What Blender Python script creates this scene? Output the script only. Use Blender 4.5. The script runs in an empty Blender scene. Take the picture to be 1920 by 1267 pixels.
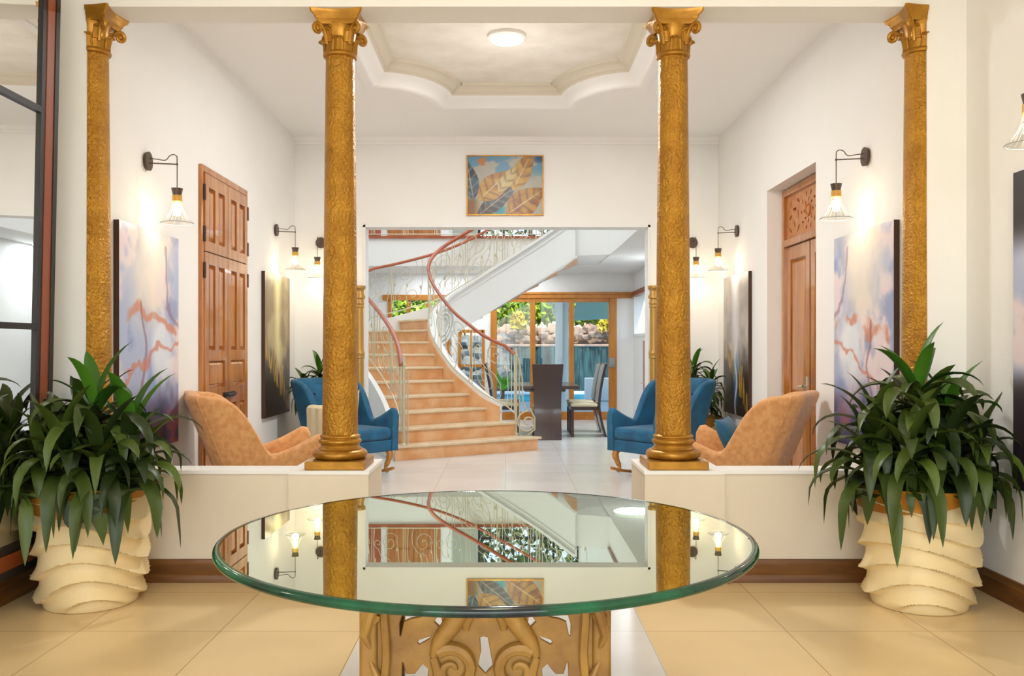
import bpy, bmesh, math, random
import numpy as np
from mathutils import Vector, Matrix
PI = math.pi
sc = bpy.context.scene
C = sc.collection
random.seed(7)

# ------------------------------------------------------------------ camera
cam_d = bpy.data.cameras.new('camera'); cam = bpy.data.objects.new('camera', cam_d); C.objects.link(cam)
cam.location = (0, 0, 1.3); cam.rotation_euler = (PI/2, 0, 0)
cam_d.sensor_width = 36; cam_d.lens = 36*1663/1920
cam_d.shift_x = 10/1920; cam_d.shift_y = 18.5/1920
cam_d.clip_start = .05; cam_d.clip_end = 300
sc.camera = cam
# ------------------------------------------------------------------ world, sun, exposure
w = bpy.data.worlds.new('world'); sc.world = w; w.use_nodes = True
nt = w.node_tree; nt.nodes.clear()
sky = nt.nodes.new('ShaderNodeTexSky'); sky.sky_type = 'NISHITA'; sky.sun_disc = False
sky.sun_elevation = math.radians(50); sky.sun_rotation = math.radians(200)
bg = nt.nodes.new('ShaderNodeBackground'); bg.inputs[1].default_value = .32
wo = nt.nodes.new('ShaderNodeOutputWorld')
nt.links.new(sky.outputs[0], bg.inputs[0]); nt.links.new(bg.outputs[0], wo.inputs[0])
def lamp(name, kind, loc, energy, color=(1, 1, 1), rot=(0, 0, 0), size=None, size_y=None, spread=None, parent=None):
    l = bpy.data.lights.new(name, kind); l.energy = energy; l.color = color
    if kind == 'AREA':
        if size_y: l.shape = 'RECTANGLE'; l.size = size; l.size_y = size_y
        else: l.shape = 'DISK'; l.size = size
        if spread: l.spread = spread
    elif kind == 'POINT': l.shadow_soft_size = size or .03
    o = bpy.data.objects.new(name, l); C.objects.link(o); o.location = loc; o.rotation_euler = rot
    if parent: o.parent = parent
    return o
sun = lamp('sun', 'SUN', (0, 0, 20), 4.0, (1, .95, .86), (math.radians(38), math.radians(14), 0)); sun.data.angle = math.radians(1)
WARM = (1, .88, .72); SOFT = (1, .93, .84); COOL = (.88, .95, 1)
lamp('front_fill_light', 'AREA', (0, -2.9, 2.0), 74, (.96, .98, 1), (math.radians(90), 0, 0), 4.4, 2.8)  # unseen area fill added behind the camera to brighten the front room
lamp('front_room_fill', 'POINT', (0, 2.0, 3.0), 35, (1, .89, .72), size=.2)  # added point fill for the front room, no fixture hangs here
lamp('gallery_ceiling_light', 'AREA', (0, 7.18, 3.70), 44, (.97, .98, 1), (0, 0, 0), .22)
lamp('gallery_fill', 'POINT', (0, 7.18, 3.0), 11, (.97, .98, 1), size=.12)  # added fill in mid-air below the lamp, lifts the ceiling tone
lamp('stairwell_fill', 'AREA', (-.4, 12.6, 5.9), 98, COOL, (0, 0, 0), 4.0, 4.4)  # added overhead fill, the hall ceiling has no opening
lamp('dining_fill', 'AREA', (1.9, 13.2, 2.63), 20, COOL, (0, 0, 0), .6)  # added fill that brightens the dining area, no fixture here
lamp('gallery_underside_fill', 'AREA', (-.5, 15.4, 2.63), 22, COOL, (0, 0, 0), 2.6, .8)  # added fill under the upper slab, not a real lamp
sc.view_settings.view_transform = 'Standard'; sc.view_settings.look = 'None'
sc.view_settings.exposure = .6; sc.view_settings.gamma = 1; sc.view_settings.use_curve_mapping = False

# ------------------------------------------------------------------ materials
def srgb(c):
    return tuple((x/255/12.92 if x/255 <= .04045 else ((x/255+.055)/1.055)**2.4) for x in c)
def mat(name, col, rough=.6, metal=0., col2=None, nscale=5., bump=0., bscale=30., spec=.5, stretch=None, coat=0., sheen=0., emit=None, estr=0., alpha=1., detail=6.):
    m = bpy.data.materials.new(name); m.use_nodes = True
    t = m.node_tree; b = t.nodes['Principled BSDF']
    b.inputs['Base Color'].default_value = (*srgb(col), 1)
    b.inputs['Roughness'].default_value = rough; b.inputs['Metallic'].default_value = metal
    b.inputs['Specular IOR Level'].default_value = spec; b.inputs['Coat Weight'].default_value = coat
    b.inputs['Sheen Weight'].default_value = sheen; b.inputs['Alpha'].default_value = alpha
    if emit: b.inputs['Emission Color'].default_value = (*srgb(emit), 1); b.inputs['Emission Strength'].default_value = estr
    tc = t.nodes.new('ShaderNodeTexCoord'); mp = t.nodes.new('ShaderNodeMapping')
    if stretch: mp.inputs['Scale'].default_value = stretch
    t.links.new(tc.outputs['Object'], mp.inputs[0])
    if col2:
        n = t.nodes.new('ShaderNodeTexNoise'); n.inputs['Scale'].default_value = nscale; n.inputs['Detail'].default_value = detail
        r = t.nodes.new('ShaderNodeValToRGB'); r.color_ramp.elements[0].position = .35; r.color_ramp.elements[1].position = .65
        r.color_ramp.elements[0].color = (*srgb(col), 1); r.color_ramp.elements[1].color = (*srgb(col2), 1)
        t.links.new(mp.outputs[0], n.inputs['Vector']); t.links.new(n.outputs['Fac'], r.inputs[0]); t.links.new(r.outputs[0], b.inputs['Base Color'])
    if bump:
        n = t.nodes.new('ShaderNodeTexNoise'); n.inputs['Scale'].default_value = bscale; n.inputs['Detail'].default_value = 3
        bp = t.nodes.new('ShaderNodeBump'); bp.inputs['Strength'].default_value = bump; bp.inputs['Distance'].default_value = .02
        t.links.new(mp.outputs[0], n.inputs['Vector']); t.links.new(n.outputs['Fac'], bp.inputs['Height']); t.links.new(bp.outputs[0], b.inputs['Normal'])
    return m
M = {}
M['wall'] = mat('cream_plaster', (243, 241, 237), .75, col2=(240, 238, 232), nscale=1.5, bump=.04, bscale=60)
M['white'] = mat('white_plaster', (240, 240, 238), .7, bump=.03, bscale=50)
M['halfwall'] = mat('beige_plaster', (226, 213, 190), .7, col2=(221, 207, 184), nscale=2, bump=.04)
M['ceil'] = mat('ceiling_plaster', (247, 245, 241), .8, bump=.03)
M['panel'] = mat('coffer_plaster', (238, 232, 220), .8, col2=(228, 220, 206), nscale=4, bump=.35, bscale=7)
M['mould'] = mat('coffer_moulding', (216, 206, 186), .6)
M['gold'] = mat('gold_paint', (190, 136, 36), .32, .42, col2=(166, 114, 24), nscale=9, bump=.85, bscale=62)
M['goldsmooth'] = mat('smooth_gold_paint', (186, 134, 42), .34, .5, col2=(158, 108, 28), nscale=9, bump=.12, bscale=26)
M['brass'] = mat('antique_gold_paint', (182, 142, 72), .4, .4)
M['carve'] = mat('carved_gilded_wood', (178, 134, 60), .5, .1, col2=(140, 98, 40), nscale=7, bump=.25, bscale=18)
M['door'] = mat('varnished_teak', (194, 126, 58), .17, 0, col2=(164, 96, 36), nscale=3, stretch=(6, 6, .7), coat=.6)
M['doorpale'] = mat('varnished_pine_transom', (196, 128, 70), .3, 0, col2=(176, 106, 52), nscale=3, stretch=(6, 6, .7))
M['dark'] = mat('shadow_brown_stain', (62, 34, 14), .6)
M['base'] = mat('brown_skirting_wood', (124, 80, 34), .4, 0, col2=(100, 62, 26), nscale=3, stretch=(1, 1, 8))
M['frame'] = mat('honey_window_wood', (196, 126, 38), .4, 0, col2=(178, 108, 28), nscale=4, stretch=(4, 4, .6))
M['iron'] = mat('champagne_iron', (204, 196, 170), .35, .3)
M['rail'] = mat('reddish_handrail_wood', (176, 88, 46), .3, 0, col2=(154, 70, 36), nscale=5, coat=.3)
M['stone'] = mat('orange_marble', (228, 164, 108), .3, 0, col2=(242, 196, 150), nscale=5, detail=8)
M['tread'] = mat('cream_marble', (232, 212, 180), .25, 0, col2=(222, 198, 162), nscale=6)
M['black'] = mat('matt_black_metal', (34, 28, 26), .45, .2)
M['bronze'] = mat('dark_bronze', (92, 76, 66), .4, .4)
M['redbrown'] = mat('red_brown_lacquer', (140, 66, 24), .4)
M['blue'] = mat('teal_blue_velvet', (10, 80, 116), .75, 0, col2=(18, 100, 138), nscale=7, bump=.08, bscale=120, sheen=.15)
M['tan'] = mat('tan_boucle', (230, 172, 112), .85, 0, col2=(212, 148, 88), nscale=26, bump=.3, bscale=160, sheen=.3)
M['bluebtn'] = mat('blue_button', (16, 66, 96), .7)
M['cream'] = mat('cream_linen', (230, 214, 178), .85, 0, bump=.15, bscale=140)
M['gilded'] = mat('honey_gilded_leg', (188, 128, 58), .35, .1)
M['espresso'] = mat('espresso_wood', (58, 34, 30), .25, 0, coat=.3)
M['greyvinyl'] = mat('grey_leatherette', (150, 156, 158), .35)
M['seatcream'] = mat('cream_leatherette', (214, 204, 172), .5)
M['potc'] = mat('cream_ceramic', (248, 226, 174), .5, 0, col2=(242, 216, 160), nscale=2, bump=.1, bscale=50)
M['potgold'] = mat('gold_pot_rim', (196, 134, 40), .4, .3, col2=(176, 112, 28), nscale=6)
M['terra'] = mat('brown_glazed_pot', (126, 72, 36), .35)
M['soil'] = mat('dark_soil', (40, 28, 20), .95, bump=.6, bscale=40)
M['stem'] = mat('woody_stem', (96, 82, 52), .8)
M['amber'] = mat('amber_wood_collar', (214, 160, 60), .4)
M['bulb'] = mat('lit_bulb', (255, 240, 210), .5, emit=(255, 222, 160), estr=14)
M['lampdisc'] = mat('lit_lamp_diffuser', (255, 255, 250), .5, emit=(255, 246, 228), estr=14)
M['water'] = mat('pool_water', (30, 168, 206), .08)
M['fall'] = mat('waterfall_sheet', (12, 28, 30), .4, 0, col2=(58, 92, 94), nscale=6, stretch=(4, 4, .25), bump=.3, bscale=8, spec=.2)
M['rock'] = mat('tan_rock', (170, 134, 104), .85, 0, col2=(122, 112, 104), nscale=4, bump=.6, bscale=9)
M['greyrock'] = mat('grey_rock', (120, 122, 118), .85, 0, col2=(88, 92, 90), nscale=6, bump=.6, bscale=9)
M['patio'] = mat('pale_patio_paving', (200, 206, 204), .5)
M['porch'] = mat('pale_blue_porch_plaster', (196, 216, 226), .6)
M['awning'] = mat('teal_awning_fabric', (150, 190, 184), .7, 0, col2=(160, 192, 160), nscale=8)
M['hatch'] = mat('dark_bead', (10, 8, 8), .5)
M['greyglass'] = mat('greyish_door_glass', (168, 172, 162), .15)

def leafmat(name, a, b):
    m = mat(name, a, .42, spec=.4); t = m.node_tree; bs = t.nodes['Principled BSDF']
    g = t.nodes.new('ShaderNodeNewGeometry'); r = t.nodes.new('ShaderNodeValToRGB')
    r.color_ramp.elements[0].color = (*srgb(a), 1); r.color_ramp.elements[1].color = (*srgb(b), 1)
    t.links.new(g.outputs['Random Per Island'], r.inputs[0]); t.links.new(r.outputs[0], bs.inputs['Base Color'])
    return m
M['leaf'] = leafmat('dracaena_leaf', (26, 42, 10), (82, 100, 34))
M['newleaf'] = leafmat('young_dracaena_leaf', (34, 74, 18), (72, 122, 30))
M['bush'] = leafmat('sunny_bush_leaf', (70, 120, 26), (176, 200, 60))
M['yellow'] = leafmat('yellow_shrub_leaf', (170, 150, 30), (222, 190, 56))
M['palm'] = leafmat('bright_palm_leaf', (80, 160, 30), (140, 210, 60))

def glassmix(name, tcol, gcol, fac, rough=0.):
    m = bpy.data.materials.new(name); m.use_nodes = True; t = m.node_tree; t.nodes.clear()
    o = t.nodes.new('ShaderNodeOutputMaterial'); mx = t.nodes.new('ShaderNodeMixShader')
    tr = t.nodes.new('ShaderNodeBsdfTransparent'); gl = t.nodes.new('ShaderNodeBsdfGlossy')
    tr.inputs[0].default_value = (*tcol, 1); gl.inputs[0].default_value = (*gcol, 1); gl.inputs['Roughness'].default_value = rough
    mx.inputs[0].default_value = fac
    t.links.new(tr.outputs[0], mx.inputs[1]); t.links.new(gl.outputs[0], mx.inputs[2]); t.links.new(mx.outputs[0], o.inputs[0])
    return m
M['pane'] = glassmix('clear_window_glass', (.97, .99, .99), (1, 1, 1), .018)
M['shade'] = glassmix('clear_fluted_glass', (.97, .96, .93), (1, .96, .9), .24, .12)
M['tabletop'] = glassmix('mirror_bright_table_glass', (.55, .66, .52), (.88, .92, .78), .86)
M['mirror'] = glassmix('mirror_glass', (0, 0, 0), (.88, .89, .87), 1.)
m = mat('green_glass_edge', (0, 96, 58), .08, 0, col2=(4, 18, 18), nscale=4.5, stretch=(1, 1, .1), spec=.5); M['edge'] = m

# floor tiles
m = mat('beige_floor_tile', (214, 178, 130), .22, spec=.55); t = m.node_tree; b = t.nodes['Principled BSDF']
tc = t.nodes.new('ShaderNodeTexCoord'); mp = t.nodes.new('ShaderNodeMapping'); mp.inputs['Location'].default_value = (.014, -.17, 0)
br = t.nodes.new('ShaderNodeTexBrick'); br.offset = 0; br.squash = 1
br.inputs['Scale'].default_value = 1; br.inputs['Brick Width'].default_value = .65; br.inputs['Row Height'].default_value = .65
br.inputs['Mortar Size'].default_value = .0022; br.inputs['Mortar Smooth'].default_value = .2
br.inputs['Color1'].default_value = (*srgb((242, 214, 162)), 1); br.inputs['Color2'].default_value = (*srgb((236, 206, 152)), 1); br.inputs['Mortar'].default_value = (*srgb((176, 140, 98)), 1)
n = t.nodes.new('ShaderNodeTexNoise'); n.inputs['Scale'].default_value = 2.2; n.inputs['Detail'].default_value = 8
mx = t.nodes.new('ShaderNodeMixRGB'); mx.blend_type = 'MULTIPLY'; mx.inputs[0].default_value = .22
t.links.new(tc.outputs['Object'], mp.inputs[0]); t.links.new(mp.outputs[0], br.inputs[0]); t.links.new(mp.outputs[0], n.inputs['Vector'])
t.links.new(br.outputs['Color'], mx.inputs[1]); t.links.new(n.outputs['Fac'], mx.inputs[2]); t.links.new(mx.outputs[0], b.inputs['Base Color'])
M['tile'] = m
m = m.copy(); m.name = 'pale_floor_tile'; br = [q for q in m.node_tree.nodes if q.type == 'TEX_BRICK'][0]
br.inputs['Color1'].default_value = (*srgb((234, 231, 226)), 1); br.inputs['Color2'].default_value = (*srgb((228, 224, 218)), 1); br.inputs['Mortar'].default_value = (*srgb((196, 184, 168)), 1)
M['tilew'] = m
def colmat(name, rough):
    m = bpy.data.materials.new(name); m.use_nodes = True; t = m.node_tree; b = t.nodes['Principled BSDF']
    a = t.nodes.new('ShaderNodeAttribute'); a.attribute_name = 'Col'; t.links.new(a.outputs['Color'], b.inputs['Base Color'])
    b.inputs['Roughness'].default_value = rough; return m
M['paint'] = colmat('painted_canvas', .35)

# ------------------------------------------------------------------ mesh helpers
class MB:
    def __init__(s): s.v = []; s.f = []; s.m = []; s.mi = 0
    def add(s, vs, fs):
        k = len(s.v); s.v += [tuple(p) for p in vs]; s.f += [tuple(i+k for i in f) for f in fs]; s.m += [s.mi]*len(fs); return s
    def box(s, x0, x1, y0, y1, z0, z1):
        return s.add([(x0,y0,z0),(x1,y0,z0),(x1,y1,z0),(x0,y1,z0),(x0,y0,z1),(x1,y0,z1),(x1,y1,z1),(x0,y1,z1)],
                     [(0,3,2,1),(4,5,6,7),(0,1,5,4),(1,2,6,5),(2,3,7,6),(3,0,4,7)])
    def hexa(s, b, t):   # bottom 4, top 4 (ccw)
        return s.add(list(b)+list(t), [(0,3,2,1),(4,5,6,7),(0,1,5,4),(1,2,6,5),(2,3,7,6),(3,0,4,7)])
    def prism(s, poly, z0, z1):
        n = len(poly)
        return s.add([(x,y,z0) for x,y in poly]+[(x,y,z1) for x,y in poly],
                     [tuple(range(n))[::-1], tuple(range(n,2*n))]+[(i,(i+1)%n,(i+1)%n+n,i+n) for i in range(n)])
    def tube(s, pts, r, seg=8, closed=False, cap=True, flat=1.):
        pts = [Vector(p) for p in pts]; n = len(pts)
        rs = r if isinstance(r, (list, tuple)) else [r]*n
        vs = []; fs = []; prev = None
        for i, p in enumerate(pts):
            a = pts[(i-1) % n] if (closed or i > 0) else p; b = pts[(i+1) % n] if (closed or i < n-1) else p
            d = (b-a); d = d.normalized() if d.length > 1e-9 else Vector((0,0,1))
            if prev is None:
                u = d.cross(Vector((0,0,1)));
                if u.length < .1: u = d.cross(Vector((1,0,0)))
            else: u = prev - d*prev.dot(d)
            u.normalize(); w_ = d.cross(u); prev = u
            for k in range(seg):
                q = 2*PI*k/seg
                vs.append(p + u*math.cos(q)*rs[i] + w_*math.sin(q)*rs[i]*flat)
        m_ = n if closed else n-1
        for i in range(m_):
            for k in range(seg):
                j = (i+1) % n
                fs.append((i*seg+k, i*seg+(k+1)%seg, j*seg+(k+1)%seg, j*seg+k))
        if cap and not closed: fs += [tuple(range(seg))[::-1], tuple((n-1)*seg+k for k in range(seg))]
        return s.add(vs, fs)
    def lathe(s, prof, seg=32, c=(0,0,0), cap=True):
        vs = []; fs = []; n = len(prof)
        for r, z in prof:
            for k in range(seg):
                a = 2*PI*k/seg; vs.append((c[0]+r*math.cos(a), c[1]+r*math.sin(a), c[2]+z))
        for i in range(n-1):
            for k in range(seg): fs.append((i*seg+k, i*seg+(k+1)%seg, (i+1)*seg+(k+1)%seg, (i+1)*seg+k))
        if cap:
            fs += [tuple(range(seg))[::-1], tuple((n-1)*seg+k for k in range(seg))]
        return s.add(vs, fs)
    def grid(s, fn, nu, nv, wu=False, wv=False):
        vs = [fn(i/(nu if wu else nu-1), j/(nv if wv else nv-1)) for i in range(nu) for j in range(nv)]; fs = []
        for i in range(nu if wu else nu-1):
            for j in range(nv if wv else nv-1):
                fs.append((i*nv+j, ((i+1)%nu)*nv+j, ((i+1)%nu)*nv+(j+1)%nv, i*nv+(j+1)%nv))
        return s.add(vs, fs)
    def ball(s, c, r, nu=12, nv=8):
        rx, ry, rz = r if isinstance(r, tuple) else (r, r, r)
        return s.grid(lambda u, v: (c[0]+rx*math.cos(2*PI*u)*math.sin(PI*(.02+.96*v)), c[1]+ry*math.sin(2*PI*u)*math.sin(PI*(.02+.96*v)), c[2]-rz*math.cos(PI*(.02+.96*v))), nu, nv, wu=True)
    def sweep(s, loop, prof, closed=True):    # loop 2d, profile (offset outward, z)
        n = len(loop); vs = []; fs = []; k = len(prof)
        for i in range(n):
            a = Vector(loop[(i-1) % n]) if closed or i > 0 else Vector(loop[i]); b = Vector(loop[(i+1) % n]) if closed or i < n-1 else Vector(loop[i])
            p = Vector(loop[i]); d1 = (p-a).normalized() if (p-a).length else (b-p).normalized(); d2 = (b-p).normalized() if (b-p).length else d1
            n1 = Vector((d1.y, -d1.x)); n2 = Vector((d2.y, -d2.x)); nn = n1+n2
            nn = nn/max(.3, nn.dot(nn)/2)
            for o_, z in prof: vs.append((p.x+nn.x*o_, p.y+nn.y*o_, z))
        for i in range(n if closed else n-1):
            for j in range(k-1): fs.append((i*k+j, ((i+1)%n)*k+j, ((i+1)%n)*k+j+1, i*k+j+1))
        return s.add(vs, fs)
    def build(s, name, mats, parent=None, smooth=True, bevel=0, angle=35, seg=2, fix=True, sub=0):
        me = bpy.data.meshes.new(name); me.from_pydata(s.v, [], s.f); me.validate()
        if not isinstance(mats, (list, tuple)): mats = [mats]
        for q in mats: me.materials.append(q)
        if len(mats) > 1:
            for p, k in zip(me.polygons, s.m): p.material_index = k
        if fix:
            bm = bmesh.new(); bm.from_mesh(me); bmesh.ops.recalc_face_normals(bm, faces=bm.faces); bm.to_mesh(me); bm.free()
        if smooth: me.shade_smooth(); me.set_sharp_from_angle(angle=math.radians(angle))
        o = bpy.data.objects.new(name, me); C.objects.link(o)
        if parent: o.parent = parent
        if bevel:
            b = o.modifiers.new('bevel', 'BEVEL'); b.width = bevel; b.segments = seg; b.limit_method = 'ANGLE'
        if sub:
            b = o.modifiers.new('sub', 'SUBSURF'); b.levels = b.render_levels = sub
        return o
def thing(name, label, cat, loc=(0,0,0), rz=0, group=None):
    o = bpy.data.objects.new(name, None); C.objects.link(o); o.location = loc; o.rotation_euler = (0,0,rz)
    o['label'] = label; o['category'] = cat
    if group: o['group'] = group
    return o
def tag(o, label, cat, group=None, kind=None):
    o['label'] = label; o['category'] = cat
    if group: o['group'] = group
    if kind: o['kind'] = kind
    return o
def struct(o, label=None):
    o['kind'] = 'structure'
    if label: o['label'] = label
    return o
def sbox(name, mt, boxes, label=None, bevel=0):
    b = MB()
    for q in boxes: b.box(*q)
    return struct(b.build(name, mt, smooth=False, bevel=bevel), label)
def dup(root, loc=None, rz=None, label=None, scale=None):
    r = root.copy(); C.objects.link(r)
    if loc is not None: r.location = loc
    if rz is not None: r.rotation_euler = (0,0,rz)
    if scale: r.scale = scale
    if label: r['label'] = label
    for ch in list(root.children):
        c = ch.copy(); C.objects.link(c); c.parent = r
        for g in ch.children:
            d = g.copy(); C.objects.link(d); d.parent = c
    return r
def holed(name, outline, holes, depth, mt, parent=None, bevel=.003):
    """flat board in local XY with real cut-outs, thickness along Z"""
    cu = bpy.data.curves.new(name, 'CURVE'); cu.dimensions = '2D'; cu.fill_mode = 'BOTH'; cu.extrude = depth/2-bevel; cu.bevel_depth = bevel; cu.bevel_resolution = 1
    for k, ring in enumerate([outline]+holes):
        sp = cu.splines.new('POLY'); sp.points.add(len(ring)-1); sp.use_cyclic_u = True
        for p, (x, y) in zip(sp.points, ring): p.co = (x, y, 0, 1)
    tmp = bpy.data.objects.new('tmp', cu); C.objects.link(tmp)
    dg = bpy.context.evaluated_depsgraph_get(); me = bpy.data.meshes.new_from_object(tmp.evaluated_get(dg))
    bpy.data.objects.remove(tmp); me.name = name; me.materials.clear(); me.materials.append(mt)
    o = bpy.data.objects.new(name, me); C.objects.link(o)
    if parent: o.parent = parent
    return o
def spiral(cx, cy, r0, turns, a0, sgn=1, n=26, r1=.12):
    return [(cx+r0*(1-(1-r1)*k/n)*math.cos(a0+sgn*2*PI*turns*k/n), cy+r0*(1-(1-r1)*k/n)*math.sin(a0+sgn*2*PI*turns*k/n)) for k in range(n+1)]
def catmull(P, n=6):
    out = []; Q = [Vector(p) for p in P]
    for i in range(len(Q)-1):
        a = Q[max(i-1,0)]; b = Q[i]; c = Q[i+1]; d = Q[min(i+2, len(Q)-1)]
        for k in range(n):
            t_ = k/n; out.append(.5*((2*b)+(c-a)*t_+(2*a-5*b+4*c-d)*t_**2+(3*b-a-3*c+d)*t_**3))
    out.append(Q[-1]); return out

# ------------------------------------------------------------------ the setting
FX = 2.56; GX = 2.36; CE = 3.65
sbox('floor_front', M['tile'], [(-3.0, -.66, -3.1, 4.92, -.1, 0), (.64, 2.6, -3.1, 4.92, -.1, 0)], 'beige tile floor of the front room')
sbox('floor_gallery', M['tilew'], [(-3.0, 2.6, 4.92, 16.2, -.1, 0), (-.66, .64, -3.1, 4.92, -.1, 0)], 'pale tile floor of the walkway, gallery and stair hall')
# front room
sbox('wall_front_left', M['wall'], [(-FX-.2, -FX, -3.1, 5.19, 0, CE)])
sbox('wall_front_right', M['wall'], [(FX, FX+.2, -3.1, 5.19, 0, CE)])
sbox('wall_entrance', M['wall'], [(-FX, -2.3, -3.2, -3.0, 0, CE), (2.3, FX, -3.2, -3.0, 0, CE), (-2.3, 2.3, -3.2, -3.0, 3.45, CE), (-2.3, 2.3, -3.2, -3.0, 0, .5)])
sbox('ceiling_front', M['ceil'], [(-FX, FX, -3.1, 4.94, CE, CE+.15)])
sbox('trim_1', M['wall'], [(-2.34, 2.34, 4.94, 5.19, 3.2, CE)], 'cream beam over the four gold columns')
for s, nm in ((-1, 'wall_jamb_left'), (1, 'wall_jamb_right')):
    x0, x1 = sorted((s*2.34, s*FX)); sbox(nm, M['wall'], [(x0, x1, 4.94, 5.19, 0, CE)])
for s, nm in ((-1, 'wall_half_left'), (1, 'wall_half_right')):
    def X(a, b): return tuple(sorted((s*a, s*b)))
    sbox(nm, M['halfwall'], [(*X(1.208, 2.05), 4.93, 5.11, 0, .60), (*X(.765, 1.208), 4.905, 5.43, 0, .60), (*X(2.05, 2.34), 4.855, 5.43, 0, .60)], 'beige half wall with a pedestal carrying the columns')
    sbox('trim_%d' % (3 if s > 0 else 2), M['wall'], [(*X(1.208, 2.05), 4.92, 5.12, .60, .62), (*X(.76, 1.208), 4.90, 5.435, .60, .62), (*X(2.05, 2.34), 4.85, 5.435, .60, .62)])
def skirting(name, pts):
    b = MB(); b.sweep(pts, [(0, 0), (.022, 0), (.022, .035), (.016, .045), (.02, .06), (.02, .095), (.010, .108), (.008, .125), (0, .128)], closed=False)
    return struct(b.build(name, M['base']))
skirting('baseboard_left', [(-FX, 4.94), (-FX, -3.0)][::-1])
skirting('baseboard_right', [(FX, -3.0), (FX, 4.94)][::-1])
skirting('baseboard_half_left', [(-FX, 4.928), (-1.208, 4.928), (-1.208, 4.902), (-.765, 4.902), (-.762, 5.43)])
skirting('baseboard_half_right', [(.762, 5.43), (.765, 4.902), (1.208, 4.902), (1.208, 4.928), (FX, 4.928)])
# gallery side walls
sbox('wall_left', M['wall'], [(-FX, -GX, 5.19, 9.9, 0, CE)])
sbox('wall_right', M['wall'], [(GX, 2.7, 5.19, 6.77, 0, CE), (GX, 2.7, 8.04, 9.9, 0, CE), (GX, 2.7, 6.77, 8.04, 2.72, CE), (2.56, 2.7, 6.77, 8.04, 0, 2.72)])
sbox('wall_back', M['wall'], [(-2.9, -1.6, 9.9, 10.1, 0, 6), (1.6, 2.7, 9.9, 10.1, 0, 6), (-1.6, 1.6, 9.9, 10.1, 2.67, 6)])
sbox('trim_4', M['white'], [(-1.6, -1.575, 9.885, 10.115, 0, 2.67), (1.575, 1.6, 9.885, 10.115, 0, 2.67), (-1.6, 1.6, 9.885, 10.115, 2.645, 2.67)], 'white edge lining the wide opening to the stair hall')
sbox('trim_5', M['ceil'], [(-GX, GX, 9.86, 9.9, 3.6, CE), (-GX, GX, 9.88, 9.9, 3.57, 3.6)])
wd = bpy.data.objects.new('window_added', None); C.objects.link(wd); wd.location = (0, -3.1, 0); struct(wd, 'added glazing behind the viewer, for the front fill light')  # made-up unseen glazing, added to go with the front fill light
b = MB()
for x in (-2.27, -1.15, 0, 1.15, 2.27): b.box(x-.03, x+.03, -.05, .05, .5, 3.45)
b.box(-2.24, 2.24, -.05, .05, .5, .56); b.box(-2.24, 2.24, -.05, .05, 3.39, 3.45); b.build('window_frame', M['black'], wd, smooth=False)
b = MB(); b.box(-2.24, 2.24, -.004, .004, .56, 3.39); b.build('pane', M['pane'], wd, smooth=False)
# coffered ceiling
def coffer_loop():
    q = []; cx, cy, hx, hy, nx, ny = 0, 7.1, 1.17, 1.55, .56, .74
    for sx, sy in ((1, 1), (-1, 1), (-1, -1), (1, -1)):
        arc = []
        for k in range(13):
            a = PI/2*k/12   # concave corner centred on the outer corner
            arc.append((cx+sx*(hx-nx*math.sin(a)), cy+sy*(hy-ny*math.cos(a))))
        q += arc if sx*sy > 0 else arc[::-1]
    return q
loop = coffer_loop()
g = holed('ceiling_gallery', [(-GX, 5.19), (GX, 5.19), (GX, 9.9), (-GX, 9.9)], [loop], .012, M['ceil'], bevel=.001); g.location.z = CE+.006; struct(g, 'cream gallery ceiling around the coffer')
b = MB()
b.sweep(loop, [(.10, CE), (.10, CE-.012), (.03, CE-.02), (0, CE), (-.05, CE+.07), (-.09, CE+.085)])
b.mi = 1; b.sweep(loop, [(-.09, CE+.085), (-.10, CE+.10), (-.12, CE+.105), (-.13, CE+.13), (-.16, CE+.15), (-.19, CE+.155), (-.2, CE+.18)])
struct(b.build('trim_6', [M['ceil'], M['mould']], angle=50), 'moulded coffer rim with four concave corners')
sbox('ceiling_coffer', M['panel'], [(-1.25, 1.25, 5.45, 8.75, CE+.18, CE+.26)])

# stair hall shell
sbox('wall_hall_left', M['white'], [(-3.0, -2.8, 10.1, 16.1, 0, 6)])
sbox('wall_hall_right', M['white'], [(2.3, 2.5, 10.1, 14.55, 0, 2.65), (2.3, 2.5, 14.55, 16.1, 2.25, 2.65), (2.3, 2.5, 14.55, 16.1, 0, 1.5), (2.3, 2.5, 15.95, 16.1, 1.5, 2.25), (2.3, 2.5, 10.1, 16.1, 2.65, 6)])
sbox('wall_hall_back', M['white'], [(-2.8, -2.15, 16.1, 16.3, 0, 2.65), (-2.15, -1.0, 16.1, 16.3, 0, .9), (-2.15, -1.0, 16.1, 16.3, 2.2, 2.65), (-1.0, -.85, 16.1, 16.3, 0, 2.65),
    (-.85, -.42, 16.1, 16.3, 0, .35), (-.85, -.42, 16.1, 16.3, 1.6, 2.65), (-.42, -.28, 16.1, 16.3, 0, 2.65), (-.28, 1.99, 16.1, 16.3, 2.28, 2.65), (1.99, 2.5, 16.1, 16.3, 0, 2.65),
    (-2.8, 2.5, 16.1, 16.3, 2.65, 3.13), (-2.8, -.5, 16.1, 16.3, 3.13, 6), (1.3, 2.5, 16.1, 16.3, 3.13, 6), (-.5, 1.3, 16.1, 16.3, 5.2, 6)])
sbox('ceiling_hall', M['white'], [(-3, 2.5, 9.9, 16.3, 6, 6.1)])
sbox('ceiling_dining', M['white'], [(1.5, 2.3, 10.1, 16.1, 2.65, 3.1), (-2.8, 1.5, 14.6, 16.1, 2.65, 3.1)], 'white upper floor slab around the stairwell')
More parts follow.
